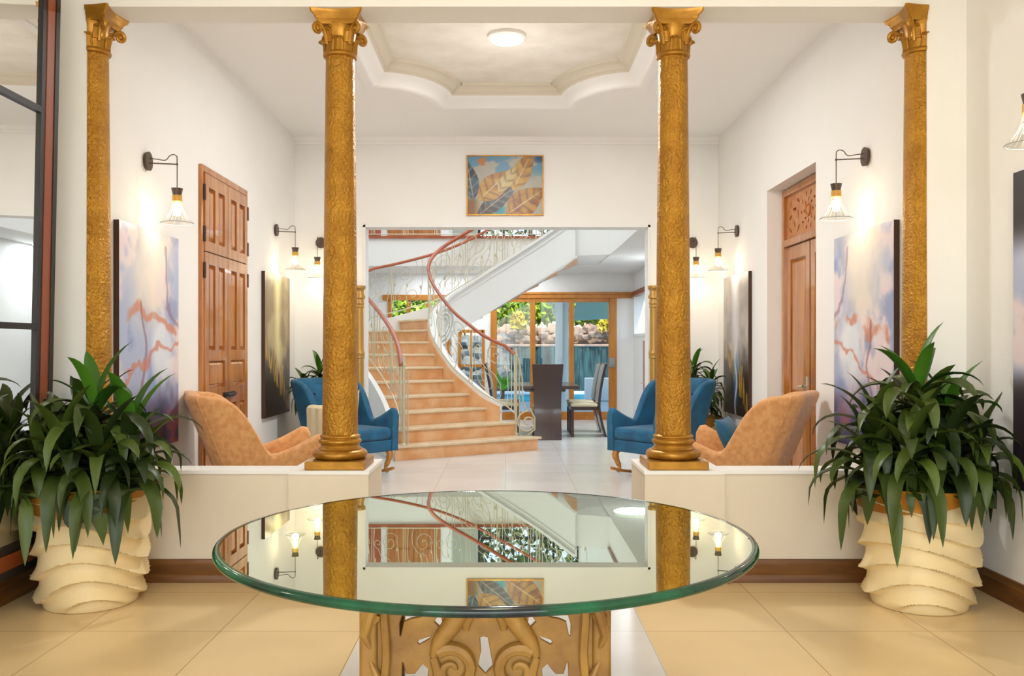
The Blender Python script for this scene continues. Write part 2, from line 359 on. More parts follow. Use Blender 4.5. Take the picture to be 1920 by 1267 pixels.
sbox('trim_7', M['rail'], [(1.47, 1.5, 10.1, 14.57, 3.1, 3.14), (-2.8, 1.5, 14.56, 14.62, 3.1, 3.14)], 'reddish nosing on the edge of the upper floor')

def tone(b, name, mt, parent, **k): return b.build(name, mt, parent, **k)
# big dining window wall
wd = bpy.data.objects.new('window_1', None); C.objects.link(wd); wd.location = (0, 16.1, 0); struct(wd, 'wide honey wood framed glazed doors to the pool terrace')
b = MB(); b.box(-.28, 2.27, -.05, .09, 2.2, 2.3); b.box(-.28, 2.27, -.07, -.05, 2.27, 2.31); b.box(-.28, 2.0, -.04, .1, 0, .06)
for x, h in ((-.24, .05), (1.93, .065)): b.box(x-h, x+h, -.04, .1, .06, 2.2)
b.build('window_frame', M['frame'], wd, smooth=False, bevel=.006)
for x0, x1 in ((-.19, .44), (.51, 1.14), (1.21, 1.865)):
    b = MB(); b.box(x0-.035, x0+.012, -.02, .05, .06, 2.2); b.box(x1-.012, x1+.035, -.02, .05, .06, 2.2); b.box(x0, x1, -.02, .05, .06, .14); b.box(x0, x1, -.02, .05, 2.13, 2.2)
    fo = b.build('sash', M['frame'], wd, smooth=False, bevel=.004)
    b = MB(); b.box(x0, x1, .012, .018, .14, 2.13); b.build('pane', M['pane'], fo, smooth=False)
b = MB(); b.box(1.86, 1.95, -.07, -.04, .95, 1.12); b.box(1.88, 1.91, -.1, -.07, .98, 1.09); b.build('door_lock', M['greyvinyl'], wd, bevel=.004)
wd = bpy.data.objects.new('window_2', None); C.objects.link(wd); wd.location = (0, 16.1, 0); struct(wd, 'honey wood window with four small panes behind the stair')
b = MB(); b.box(-2.25, -.9, -.05, .06, 2.16, 2.26)
for x in (-2.12, -1.78, -1.42, -1.06): b.box(x-.035, x+.035, -.03, .06, .9, 2.16)
b.box(-2.15, -1.0, -.03, .06, 1.72, 1.78); b.box(-2.15, -1.0, -.03, .06, .9, .97); b.build('window_frame', M['frame'], wd, smooth=False, bevel=.005)
b = MB(); b.box(-2.12, -1.03, .02, .026, .95, 2.18); b.build('pane', M['pane'], wd, smooth=False)
wd = bpy.data.objects.new('window_3', None); C.objects.link(wd); wd.location = (0, 16.1, 0); struct(wd, 'narrow honey wood window seen through the stair railing')
b = MB(); b.box(-.88, -.83, -.03, .06, .3, 1.63); b.box(-.45, -.40, -.03, .06, .3, 1.63); b.box(-.85, -.42, -.03, .06, 1.57, 1.63); b.box(-.85, -.42, -.03, .06, .95, 1.0); b.box(-.85, -.42, -.03, .06, .3, .36)
b.box(-.66, -.63, -.03, .06, .3, 1.6); b.build('window_frame', M['frame'], wd, smooth=False, bevel=.004)
b = MB(); b.box(-.84, -.43, .02, .026, .34, 1.6); b.build('pane', M['pane'], wd, smooth=False)
wd = bpy.data.objects.new('window_4', None); C.objects.link(wd); wd.location = (2.3, 15.25, 0); struct(wd, 'side window with dark reddish head board beside the dining area')
b = MB(); b.box(-.05, .06, -.8, .76, 2.22, 2.31); b.build('head_board', M['redbrown'], wd, bevel=.01)
b = MB(); b.box(-.02, .05, -.7, -.64, 1.5, 2.22); b.box(-.02, .05, .64, .7, 1.5, 2.22); b.box(-.02, .05, -.7, .7, 1.5, 1.55); b.build('window_frame', M['white'], wd, smooth=False, bevel=.004)
b = MB(); b.box(.02, .026, -.66, .66, 1.54, 2.22); b.build('pane', M['pane'], wd, smooth=False)
d3 = bpy.data.objects.new('door_3', None); C.objects.link(d3); d3.location = (2.3, 14.3, 0); struct(d3, 'red-brown side door edge beyond the opening')
b = MB(); b.box(-.035, -.001, -.45, .45, 0, 1.42); b.build('door_leaf', M['rail'], d3, bevel=.004)
b = MB(); b.tube([(-.035, .35, .72), (-.08, .35, .72), (-.08, .25, .72)], .01); b.build('door_handle', M['iron'], d3)

# upper floor back wall fittings
dd = bpy.data.objects.new('door_4', None); C.objects.link(dd); dd.location = (-1.68, 16.1, 3.13); struct(dd, 'honey wood double door on the upper floor')
b = MB(); b.box(-.48, .48, -.05, -.002, 0, 2.15); b.build('door_frame', M['doorpale'], dd, bevel=.006)
for s in (-1, 1):
    b = MB(); b.box(min(s*.01, s*.42), max(s*.01, s*.42), -.075, -.05, .02, 2.08)
    for z0, z1 in ((.12, .6), (.7, 1.4), (1.5, 1.98)): b.box(min(s*.08, s*.35), max(s*.08, s*.35), -.09, -.075, z0, z1)
    b.build('door_leaf', M['door'], dd, bevel=.005)
tag(b_ := MB().box(-2.6, -2.28, 16.05, 16.098, 3.2, 4.3).build('door_curtain', M['rail'], bevel=.01), 'reddish hanging panel at the left of the upper gallery', 'hanging')
sbox('door_5', M['greyglass'], [(-.98, -.55, 16.06, 16.098, 3.13, 5.0)], 'grey glazed panel on the upper floor')
wd = bpy.data.objects.new('window_5', None); C.objects.link(wd); wd.location = (.4, 16.1, 3.13); struct(wd, 'large dark framed upper floor window behind the gallery railing')
b = MB()
for x in (-.9, -.45, 0, .45, .88): b.box(x-.02, x+.02, -.03, .05, 0, 2.07)
for z in (.02, .5, 1.3, 2.03): b.box(-.9, .9, -.03, .05, z, z+.04)
b.build('window_frame', M['black'], wd, smooth=False)
b = MB(); b.box(-.9, .9, .01, .016, .03, 2.05); b.build('pane', M['pane'], wd, smooth=False)

# door 1, the panelled closet on the left gallery wall
d1 = bpy.data.objects.new('door_1', None); C.objects.link(d1); d1.location = (-GX, 0, 0); struct(d1, 'tall panelled teak closet door in the left wall')
Y0, Y1 = 6.79, 7.98; YM = (Y0+Y1)/2
b = MB(); b.box(.001, .03, Y0, Y0+.035, 0, 2.71); b.box(.001, .03, Y1-.035, Y1, 0, 2.71); b.box(.001, .03, Y0+.035, Y1-.035, 2.66, 2.71); b.box(.001, .008, Y0+.035, Y1-.035, 0, 2.66)
b.build('door_frame', M['door'], d1, smooth=False, bevel=.003)
def leaf(name, ya, yb, za, zb, cells, par, x0=.01, sx=1, mt=None):
    """stiles and rails around recessed raised panels"""
    b = MB(); mt = mt or M['door']; xa, xb, xc = x0, x0+.03*sx, x0+.012*sx
    def bx(p, q, y0, y1, z0, z1): b.box(min(p, q), max(p, q), y0, y1, z0, z1)
    bx(xa, xa+.006*sx, ya, yb, za, zb)
    ys = sorted({ya, yb}); rows = sorted({(c[2], c[3]) for c in cells})
    prev = za
    for z0, z1 in rows:
        bx(xa, xb, ya, yb, prev, z0); prev = z1
        cc = sorted([c for c in cells if (c[2], c[3]) == (z0, z1)]); py = ya
        for (y0, y1, _, _) in cc:
            bx(xa, xb, py, y0, z0, z1); py = y1
            m_ = .035
            ins = [(y0+.008, z0+.008), (y1-.008, z0+.008), (y1-.008, z1-.008), (y0+.008, z1-.008)]
            top = [(y0+m_, z0+m_), (y1-m_, z0+m_), (y1-m_, z1-m_), (y0+m_, z1-m_)]
            k = len(b.v)
            b.add([(xa+.008*sx, p[0], p[1]) for p in ins]+[(xa+.024*sx, p[0], p[1]) for p in top], [(0,1,5,4),(1,2,6,5),(2,3,7,6),(3,0,4,7),(4,5,6,7)])
        bx(xa, xb, py, yb, z0, z1)
    bx(xa, xb, ya, yb, prev, zb)
    return b.build(name, mt, par, smooth=False)
for ya, yb in ((Y0+.04, YM-.004), (YM+.004, Y1-.04)):
    wv = yb-ya; h = (wv-.24)/2
    c2 = lambda z0, z1: [(ya+.08, ya+.08+h, z0, z1), (yb-.08-h, yb-.08, z0, z1)]
    leaf('upper_leaf', ya, yb, 2.05, 2.65, c2(2.13, 2.55), d1)
    leaf('lower_leaf', ya, yb, .02, 2.04, c2(1.28, 1.95)+[(ya+.08, yb-.08, .98, 1.2)]+c2(.12, .84), d1)
for y in (Y0+.03, Y1-.03):
    for z in (2.5, 2.18, 1.9, .3):
        b = MB(); b.box(.03, .046, y-.012, y+.012, z-.06, z+.06); b.build('hinge', M['dark'], d1, bevel=.003)
b = MB(); b.box(.04, .06, YM-.13, YM+.14, .895, .935); b.tube([(.06, YM-.1, .915), (.075, YM-.1, .915), (.075, YM+.1, .915), (.06, YM+.1, .915)], .01)
b.build('slide_bolt', M['black'], d1)

# door 2, recessed teak door with a fretwork transom on the right
d2 = bpy.data.objects.new('door_2', None); C.objects.link(d2); d2.location = (2.56, 0, 0); struct(d2, 'recessed teak double door with carved transom in the right wall')
Y0, Y1 = 6.78, 8.03
b = MB(); b.box(-.07, -.001, Y1-.06, Y1, 0, 2.71); b.box(-.07, -.001, Y0, Y0+.06, 0, 2.71); b.box(-.07, -.001, Y0+.06, Y1-.06, 2.65, 2.71); b.box(-.075, -.001, Y0+.06, Y1-.06, 2.2, 2.26); b.build('door_frame', M['door'], d2, smooth=False, bevel=.004)
YM = 7.36
for ya, yb in ((Y0+.062, YM-.012), (YM+.012, Y1-.062)):
    leaf('door_leaf', ya, yb, .01, 2.195, [(ya+.1, yb-.1, .15, .75), (ya+.1, yb-.1, .9, 2.08)], d2, -.012, -1)
b = MB(); b.box(-.035, -.002, YM-.012, YM+.012, .01, 2.2); b.build('meeting_gap_shade', M['dark'], d2)  # dark strip stands in for the shade between the two leaves
b = MB(); b.tube([(-.043, YM+.06, .98), (-.09, YM+.06, .98), (-.095, YM+.02, .98), (-.095, YM+.14, .97)], .011); b.box(-.05, -.042, YM+.04, YM+.085, .88, 1.06); b.build('door_handle', M['iron'], d2)
holes = []
def blob(cx, cy, L, W, a, n=12):
    return [(cx+L*math.cos(t_)*math.cos(a)-W*math.sin(t_)*math.sin(a)*(1+.4*math.cos(t_)), cy+L*math.cos(t_)*math.sin(a)+W*math.sin(t_)*math.cos(a)*(1+.4*math.cos(t_))) for t_ in [2*PI*k/n for k in range(n)]]
cy_ = .195; cx_ = .565
for rr, nn, L, W in ((.145, 10, .028, .013), (.085, 8, .026, .012)):
    for k in range(nn): a = 2*PI*k/nn; holes.append(blob(cx_+rr*1.2*math.cos(a), cy_+rr*math.sin(a), L, W, a+.6))
for sx in (-1, 1):
    for k, (dx, dy) in enumerate(((.26, .12), (.26, 0), (.26, -.12), (.36, .06), (.36, -.07), (.46, .12), (.46, 0), (.46, -.12))): holes.append(blob(cx_+sx*dx, cy_+dy, .045, .014, sx*(.5+k*.9)))
tr = holed('transom_panel', [(0, 0), (1.13, 0), (1.13, .39), (0, .39)], holes, .02, M['doorpale'], d2, .002)
tr.rotation_euler = (PI/2, 0, PI/2); tr.location = (-.03, Y0+.06, 2.26)
b = MB(); b.box(-.008, -.001, Y0+.06, Y1-.06, 2.26, 2.65); b.build('transom_shade_backing', M['dark'], d2)  # dark sheet stands in for the unlit interior behind the cut-outs
b = MB(); b.tube([(-.045, Y0+.06+cx_+.05*math.cos(2*PI*k/20), 2.26+cy_+.05*math.sin(2*PI*k/20)) for k in range(20)], .008, closed=True); b.ball((-.04, Y0+.06+cx_, 2.26+cy_), (.01, .045, .045)); b.build('rosette', M['doorpale'], d2)

# ------------------------------------------------------------------ gold columns
def make_column():
    t_ = thing('gold_column', '', 'column', (0, 0, .62), group='gold Corinthian columns under the beam')
    b = MB(); b.box(-.168, .168, -.168, .168, 0, .048); b.build('plinth', M['goldsmooth'], t_, smooth=False, bevel=.006)
    prof = [(.10, .046)]+[(.118+.038*math.cos(a), .075+.028*math.sin(a)) for a in np.linspace(-1.3, 1.5, 9)]+[(.122, .106), (.112, .115), (.107, .125), (.112, .135)]+[(.108+.014*math.cos(a), .148+.013*math.sin(a)) for a in np.linspace(-1.4, 1.4, 6)]+[(.108, .166)]+[(.106+.009*math.cos(a), .175+.008*math.sin(a)) for a in np.linspace(-1.4, 1.4, 6)]+[(.100, .19)]
    b = MB(); b.lathe(prof, 48); b.build('column_base', M['goldsmooth'], t_, angle=50)
    n = 40; b = MB(); b.lathe([(.101-.019*(k/n)**1.2, .185+k/n*(2.345-.185)) for k in range(n+1)], 48); b.build('shaft', M['gold'], t_)
    b = MB()
    b.lathe([(.083, 2.335), (.094, 2.34), (.098, 2.35), (.094, 2.36), (.084, 2.366), (.084, 2.44), (.09, 2.49), (.105, 2.515)], 40)
    # abacus with concave sides
    def ab(z, r, dip):
        o_ = []
        for q in range(4):
            a0 = q*PI/2+PI/4; p0 = Vector((math.cos(a0)*r, math.sin(a0)*r)); p1 = Vector((math.cos(a0+PI/2)*r, math.sin(a0+PI/2)*r))
            mid = ((p0+p1)/2).normalized()
            for k in range(10):
                s_ = .04+.92*k/9; p = p0.lerp(p1, s_)-mid*dip*math.sin(PI*s_); o_.append((p.x, p.y, z))
        return o_
    rings = [ab(2.505, .150, .012), ab(2.53, .172, .018), ab(2.533, .176, .018), ab(2.545, .180, .02), ab(2.56, .205, .026), ab(2.58, .212, .028)]
    k0 = len(b.v); vs = [p for r_ in rings for p in r_]; m_ = 40
    b.add(vs, [(i*m_+j, i*m_+(j+1)%m_, (i+1)*m_+(j+1)%m_, (i+1)*m_+j) for i in range(5) for j in range(m_)]+[tuple(range(m_))[::-1], tuple(5*m_+j for j in range(m_))])
    b.build('capital', M['goldsmooth'], t_, angle=40)
    for q in range(4):     # corner volutes
        a = q*PI/2+PI/4; b = MB()
        sp = spiral(.150, 2.475, .030, 1.4, PI/2, -1, 22, .15)
        pts = [(.088, 2.40), (.094, 2.44), (.112, 2.48), (.132, 2.5)]+sp
        b.tube([(x*math.cos(a), x*math.sin(a), z) for x, z in pts], [.010, .011, .012, .013]+[.013-.006*k/22 for k in range(23)], 8)
        b.ball((.150*math.cos(a), .150*math.sin(a), 2.475), .014)
        b.build('volute', M['goldsmooth'], t_)
    for q in range(8):     # acanthus leaves
        a = q*PI/4; b = MB()
        def lf(u, v, a=a):
            wv = .036*(1-.25*v)*(1 if v < .9 else .6); th = a+(u-.5)*2*wv/.09
            r = .088+.006*math.cos((u-.5)*PI*3)+.004*v+(.028*max(0, v-.72)/.28 if v > .72 else 0)
            z = 2.362+.085*v-(.018*((v-.8)/.2)**2 if v > .8 else 0)+(.05 if q % 2 else 0)
            return (r*math.cos(th), r*math.sin(th), z)
        b.grid(lf, 9, 12); o_ = b.build('acanthus_leaf', M['goldsmooth'], t_, fix=False)
        sd = o_.modifiers.new('s', 'SOLIDIFY'); sd.thickness = .007; sd.offset = 0
    return t_
col0 = make_column(); col0.location = (-.955, 5.09, .62); col0['label'] = 'textured gold column left of centre on the half wall end'
dup(col0, (.955, 5.09, .62), label='textured gold column right of centre on the half wall end')
def clipped(root, x, side, label):
    r = root.copy(); C.objects.link(r); r.location = (x, 5.09, .62); r['label'] = label; r.location.y = 5.03
    lim = side*2.34-x
    for ch in root.children:
        c = ch.copy(); c.data = ch.data.copy(); C.objects.link(c); c.parent = r
        bm = bmesh.new(); bm.from_mesh(c.data)
        bmesh.ops.bisect_plane(bm, geom=bm.verts[:]+bm.edges[:]+bm.faces[:], plane_co=(lim-side*.001, 0, 0), plane_no=(side, 0, 0), clear_outer=True)
        if len(bm.verts) == 0: bm.free(); bpy.data.objects.remove(c); continue
        bm.to_mesh(c.data); bm.free()
    return r
clipped(col0, -2.345, -1, 'gold half column against the left jamb behind the potted plant')
clipped(col0, 2.345, 1, 'gold half column against the right jamb behind the potted plant')

# slim gold posts beside the opening
def make_post():
    t_ = thing('gold_post', '', 'post', group='slim gold posts beside the opening')
    b = MB(); b.box(-.075, .075, -.075, .075, 0, .06); b.build('post_base', M['brass'], t_, bevel=.006)
    b = MB(); b.lathe([(.055, .06), (.06, .09), (.05, .12), (.045, .14), (.045, 1.18), (.056, 1.19), (.05, 1.215), (.058, 1.24), (.048, 1.27), (.045, 1.29), (.043, 1.74), (.052, 1.75), (.044, 1.77), (.052, 1.79), (.046, 1.81), (.046, 1.84)], 24); b.build('post_shaft', M['brass'], t_)
    b = MB(); b.lathe([(.046, 1.84), (.062, 1.85), (.062, 1.87), (.048, 1.89), (.044, 1.93), (.062, 1.955), (.066, 1.96), (.066, 1.985)], 24); b.build('post_cap', M['brass'], t_)
    return t_
p0 = make_post(); p0.location = (-1.625, 9.8, 0); p0['label'] = 'slim gold post left of the stair hall opening'
dup(p0, (1.625, 9.8, 0), label='slim gold post right of the stair hall opening')

# ------------------------------------------------------------------ sconces
def make_sconce():
    """local: wall plate at origin on plane x=0, arm goes +X"""
    t_ = thing('wall_sconce', '', 'wall lamp', group='hanging glass wall sconces')
    b = MB(); b.grid(lambda u, v: (.001+.024*(1 if v < .5 else math.cos((v-.5)*PI)), .058*math.cos(2*PI*u)*(1 if v < .5 else 1-.5*(v-.5)**2*1.2)*(min(1, v*4+.0001)), .062*math.sin(2*PI*u)*(1 if v < .5 else 1-.3*(v-.5)**2)*(min(1, v*4+.0001))), 28, 9, wu=True); b.box(.001, .024, -.03, .03, -.03, .03)
    b.build('wall_plate', M['bronze'], t_)
    b = MB(); b.tube([(.02, 0, -.012), (.205, 0, -.02)], .0042); b.ball((.205, 0, -.02), .008); b.build('arm', M['bronze'], t_)
    pts = [(.02, 0, .02), (.08, 0, .012), (.12, 0, .006), (.14, 0, .014), (.155, 0, .034), (.18, 0, .044), (.2, 0, .034), (.205, 0, .008), (.205, 0, -.19)]
    b = MB(); b.tube(catmull(pts, 5), .0032, 6); b.build('cable', M['bronze'], t_)
    c = (.205, 0, 0)
    b = MB(); b.lathe([(.012, -.185), (.034, -.178), (.037, -.178), (.032, -.20), (.027, -.225), (.024, -.226)], 20, c); b.build('socket_cap', M['bronze'], t_)
    b = MB(); b.lathe([(.026, -.222), (.032, -.224), (.032, -.262), (.026, -.264)], 20, c); b.build('collar', M['amber'], t_)
    prof = [(.028, -.256), (.031, -.28), (.037, -.31), (.052, -.345), (.075, -.378), (.105, -.405)]
    b = MB(); b.lathe(prof, 36, c, cap=False); sh = b.build('shade', M['shade'], t_, fix=False)
    b = MB()
    for k in range(18):
        a = 2*PI*k/18; b.tube([(c[0]+r*math.cos(a), r*math.sin(a), z) for r, z in prof], .0008, 4)
    for r, z, tr_ in ((.105, -.405, .0022), (.037, -.31, .0012)): b.tube([(c[0]+r*math.cos(2*PI*k/28), r*math.sin(2*PI*k/28), z) for k in range(28)], tr_, 5, closed=True)
    b.build('shade_rib', M['greyvinyl'], sh)['kind'] = 'stuff'
    b = MB(); b.lathe([(.008, -.258), (.012, -.275), (.024, -.305), (.027, -.325), (.018, -.348), (.004, -.356)], 16, c); b.build('bulb', M['bulb'], t_)
    return t_
s0 = make_sconce(); SC = []
spots = [((-GX, 5.80, 2.52), 0, 'nearest wall sconce on the left wall above the lavender painting'),
         ((-GX, 9.04, 2.50), 0, 'far wall sconce on the left wall above the dark golden painting'),
         ((-2.07, 9.90, 2.47), -PI/2, 'wall sconce on the back wall just left of the left centre column'),
         ((GX, 5.80, 2.55), PI, 'wall sconce on the right wall between carved door and right gold half column'),
         ((GX, 9.04, 2.49), PI, 'far wall sconce on the right wall above the narrow grey painting'),
         ((2.07, 9.90, 2.47), -PI/2, 'wall sconce on the back wall just right of the right centre column'),
         ((FX, 3.99, 2.62), PI, 'wall sconce cut off by the right edge of the photo')]
for i, (loc, rz, lab) in enumerate(spots):
    o = s0 if i == 0 else dup(s0)
    o.location = loc; o.rotation_euler = (0, 0, rz); o['label'] = lab
    v = Matrix.Rotation(rz, 3, 'Z') @ Vector((.205, 0, -.375))
    lamp('sconce_glow', 'POINT', Vector(loc)+v, 1.7, WARM, size=.035)

cl = thing('ceiling_lamp', 'round flush ceiling lamp glowing in the coffered ceiling', 'ceiling lamp', (0, 7.18, CE+.18))
b = MB(); b.lathe([(.10, 0), (.155, 0), (.155, -.025), (.13, -.04), (.125, -.03), (.10, -.03)], 40); b.build('lamp_rim', M['ceil'], cl)
b = MB(); b.lathe([(.124, -.03), (.12, -.05), (.08, -.062), (.01, -.066)], 40); b.build('diffuser', M['lampdisc'], cl)

# ------------------------------------------------------------------ paintings
rng = np.random.RandomState(3); NZ = rng.rand(64, 64)
def vn(x, y):
    x0 = np.floor(x).astype(int); y0 = np.floor(y).astype(int); fx = x-x0; fy = y-y0; fx = fx*fx*(3-2*fx); fy = fy*fy*(3-2*fy)
    g_ = lambda i, j: NZ[i % 64, j % 64]
    return (g_(x0, y0)*(1-fx)+g_(x0+1, y0)*fx)*(1-fy)+(g_(x0, y0+1)*(1-fx)+g_(x0+1, y0+1)*fx)*fy
def fbm(x, y, o=4):
    s_ = 0; a = .5
    for k in range(o): s_ = s_+a*vn(x*2**k+k*7.3, y*2**k+k*3.1); a *= .5
    return s_/.94
def mixc(base, col, m): return base*(1-m[..., None])+np.array(col, float)*m[..., None]
def sstep(a, b, x): t_ = np.clip((x-a)/(b-a), 0, 1); return t_*t_*(3-2*t_)
def stroke(U, V, pts, wd):
    d = np.full(U.shape, 9.)
    for (x0, y0), (x1, y1) in zip(pts, pts[1:]):
        L = (x1-x0)**2+(y1-y0)**2; t_ = np.clip(((U-x0)*(x1-x0)+(V-y0)*(y1-y0))/L, 0, 1)
        d = np.minimum(d, np.hypot(U-x0-t_*(x1-x0), V-y0-t_*(y1-y0)))
    return 1-sstep(wd*.5, wd, d)
def art_lavender(U, V, flip=0, seed=0):
    if flip: U = 1-U
    n1 = fbm(U*3+seed, V*4, 5); n2 = fbm(U*6+9+seed, V*8+4, 4); c = np.zeros(U.shape+(3,))+np.array((176, 186, 214.))
    c = mixc(c, (232, 216, 218), sstep(.4, .62, n1)); c = mixc(c, (120, 140, 190), sstep(.52, .75, n2)*.7)
    c = mixc(c, (240, 226, 206), sstep(.55, .15, np.abs(U-.5)+.4*(1-V)+.3*(n1-.5))*.8*sstep(.45, .7, V))
    c = mixc(c, (236, 240, 244), sstep(.26, .12, np.hypot((U-.7)*1.0, (V-.45)*1.2))*.8)
    w1 = U+.07*(n2-.5); w2 = V+.25*(n1-.5)+.08*(n2-.5)
    c = mixc(c, (206, 128, 96), stroke(w1, w2, [(.1, .56), (.4, .6), (.95, .58)], .035)*sstep(.42, .62, n2)*.8)
    c = mixc(c, (120, 66, 80), stroke(w1, w2, [(.35, .6), (.42, .4), (.3, .2)], .022)*.5)
    c = mixc(c, (206, 120, 96), stroke(w1, w2, [(.1, .3), (.5, .38), (1, .52)], .014)*.7)
    c = mixc(c, (130, 90, 110), stroke(w1, w2, [(.75, .95), (.8, .7), (1, .62)], .022)*.5)
    dk = sstep(.36, .04, V+.25*(n2-.5)); c = mixc(c, (58, 62, 108), dk*.9)
    c = mixc(c, (190, 86, 86), dk*sstep(.55, .7, n2)*.8); c = mixc(c, (30, 26, 44), dk*sstep(.5, .3, n1)*.7)
    return c
def art_stalks(U, V, cool=0):
    n1 = fbm(U*3+3*cool, V*5, 5); n2 = fbm(U*14+5, V*9+2*cool, 4)
    top = np.array((178, 170, 160.)) if cool else np.array((176, 158, 106.))
    c = np.zeros(U.shape+(3,))+top; c = mixc(c, (128, 120, 118) if cool else (120, 96, 44), sstep(.4, .7, n1)*.7)
    beam = sstep(.22, .0, np.abs(U-.5+.08*(n1-.5)))
    c = mixc(c, (214, 212, 222) if cool else (240, 228, 160), beam*sstep(.1, .6, V)*.85)
    if not cool: c = mixc(c, (108, 74, 30), sstep(.35, .5, np.abs(U-.5))*.6)
    dk = sstep(.52, .30, V+.25*(n2-.5)+.35*np.exp(-((U-.5)/.16)**2)*.3)
    c = mixc(c, (40, 28, 24), dk*.95)
    for k in range(26):
        x = (k*.618+.07*cool) % 1; y = .03+.42*((k*.377) % 1); l = .06+.14*((k*.71) % 1)
        c = mixc(c, (200, 158, 44) if k % 3 else (120, 84, 40), stroke(U, V, [(x, y), (x+.05*math.sin(k), y+l)], .016 if k % 2 else .024)*.85*sstep(.6, .4, V))
    if cool:
        c = mixc(c, (70, 130, 200), sstep(.12, .0, np.abs(U-.52))*sstep(.5, .35, V)*sstep(.03, .15, V)*.9)
        c = mixc(c, (230, 236, 246), sstep(.05, .0, np.abs(U-.52+.04*np.sin(V*20)))*sstep(.75, .3, V)*.8)
    return c
def leafmask(U, V, cx, cy, L, W, a):
    x = (U-cx)*1.3; y = V-cy; u = x*math.cos(a)+y*math.sin(a); v = -x*math.sin(a)+y*math.cos(a)
    s_ = np.clip((u+L)/(2*L), 0, 1); wd = W*np.sin(PI*s_**.8); inside = (np.abs(u) < L)
    return np.where(inside, sstep(0, .012, wd-np.abs(v)), 0), s_, v/np.maximum(wd, .001)
def art_leaves(U, V):
    n1 = fbm(U*4, V*4, 4); n2 = fbm(U*9+3, V*9, 4)
    c = np.zeros(U.shape+(3,))+np.array((196, 190, 172.)); c = mixc(c, (104, 162, 196), sstep(.5, .62, n1)*sstep(.55, .8, V)); c = mixc(c, (206, 128, 50), sstep(.6, .7, n2)*sstep(.75, .85, V)*sstep(.5, .3, U))
    c = mixc(c, (60, 172, 196), sstep(.45, .6, n1)*sstep(.75, .5, V)*sstep(.65, .4, U)); c = mixc(c, (40, 160, 180), sstep(.18, .1, V)*sstep(.3, .4, U)*sstep(.55, .45, U))
    c = mixc(c, (150, 96, 30), sstep(.2, .05, U)*sstep(.35, .2, V)); c = mixc(c, (40, 84, 120), sstep(.82, .95, U)*sstep(.85, .95, V))
    for (cx, cy, L, W, a, c1, c2, rib) in ((.03, .6, .36, .15, 1.75, (70, 104, 124), (40, 50, 60), 16), (.40, .24, .46, .15, .66, (60, 46, 40), (86, 96, 100), 22),
                                           (.36, .5, .38, .21, .75, (226, 176, 66), (196, 134, 30), 16), (.74, .76, .40, .17, 1.1, (222, 172, 56), (190, 126, 26), 14), (.54, .62, .3, .12, .95, (226, 200, 124), (210, 160, 54), 12), (.78, .22, .42, .24, .6, (212, 154, 48), (164, 92, 26), 20)):
        m_, s_, v = leafmask(U, V, cx, cy, L, W, a); col = mixc(np.zeros(U.shape+(3,))+np.array(c1, float), c2, sstep(.35, .7, n2+.3*(s_-.5)))
        col = mixc(col, (90, 58, 24) if c1[0] > 100 else (180, 180, 170), sstep(.8, .97, np.abs(np.sin((s_*rib)-np.abs(v)*2.2)))*.4)
        col = mixc(col, (240, 220, 170), sstep(.08, .02, np.abs(v))*.8); c = mixc(c, (70, 54, 34), np.clip(np.roll(m_, 1, 0)*.0+m_, 0, 1)); c = c*(1-m_[..., None])+col*m_[..., None]
    return c*.84
def painting(name, label, W, H, fn, loc, rz, frame_mt, edge=.0, nu=110, depth=.035):
    """local: picture in XZ plane facing -Y, wall at y=0"""
    t_ = thing(name, label, 'painting', loc, rz)
    nv = int(nu*H/W) if H < W*2 else 150
    us = np.linspace(0, 1, nu); vs_ = np.linspace(0, 1, nv); U, V = np.meshgrid(us, vs_, indexing='ij'); col = np.clip(fn(U, V), 0, 255)/255
    lin = np.where(col <= .04045, col/12.92, ((col+.055)/1.055)**2.4)
    e = edge; b = MB()
    b.grid(lambda u, v: (-W/2+e+(W-2*e)*u, -depth-.001, e+(H-2*e)*v), nu, nv)
    o = b.build('canvas', M['paint'], t_, smooth=False, fix=False)
    ca = o.data.color_attributes.new('Col', 'FLOAT_COLOR', 'POINT'); ca.data.foreach_set('color', np.concatenate([lin, np.ones(lin.shape[:2]+(1,))], 2).reshape(-1))
    b = MB()
    if e:
        for q in ((-W/2, W/2, 0, e), (-W/2, W/2, H-e, H), (-W/2, -W/2+e, e, H-e), (W/2-e, W/2, e, H-e)): b.box(q[0], q[1], -depth-.008, -.001, q[2], q[3])
        b.box(-W/2+e, W/2-e, -depth, -.001, e, H-e)
    else: b.box(-W/2, W/2, -depth, -.001, 0, H)
    b.build('frame' if e else 'stretcher', frame_mt, t_, smooth=False)
    return t_
L_, R_ = -PI/2, PI/2
# facing +X: rotate so local -Y -> +X
painting('canvas_painting', 'large lavender abstract painting on the left wall behind the plant', .96, 1.43, lambda u, v: art_lavender(u, v), (-GX, 5.80, .64), PI/2, M['dark'])
painting('canvas_painting', 'dark and golden painting of stalks on the left wall by the blue chair', .97, 1.42, lambda u, v: art_stalks(u, v), (-GX, 9.015, .62), PI/2, M['dark'])
painting('canvas_painting', 'large lavender and rust abstract painting on the right wall behind the plant', .97, 1.43, lambda u, v: art_lavender(u, v, 1, 5), (GX, 5.81, .64), -PI/2, M['dark'])
painting('canvas_painting', 'grey painting with a white and blue streak on the right wall', .97, 1.42, lambda u, v: art_stalks(u, v, 1), (GX, 9.015, .62), -PI/2, M['dark'])
painting('canvas_painting', 'dark edged blue painting cut off by the right edge of the photo', 1.0, 1.57, lambda u, v: mixc(art_lavender(u, v, 0, 11), (36, 24, 26), sstep(.72, .86, v)+sstep(.4, .3, v)*.8), (FX, 3.92, .6), -PI/2, M['black'])
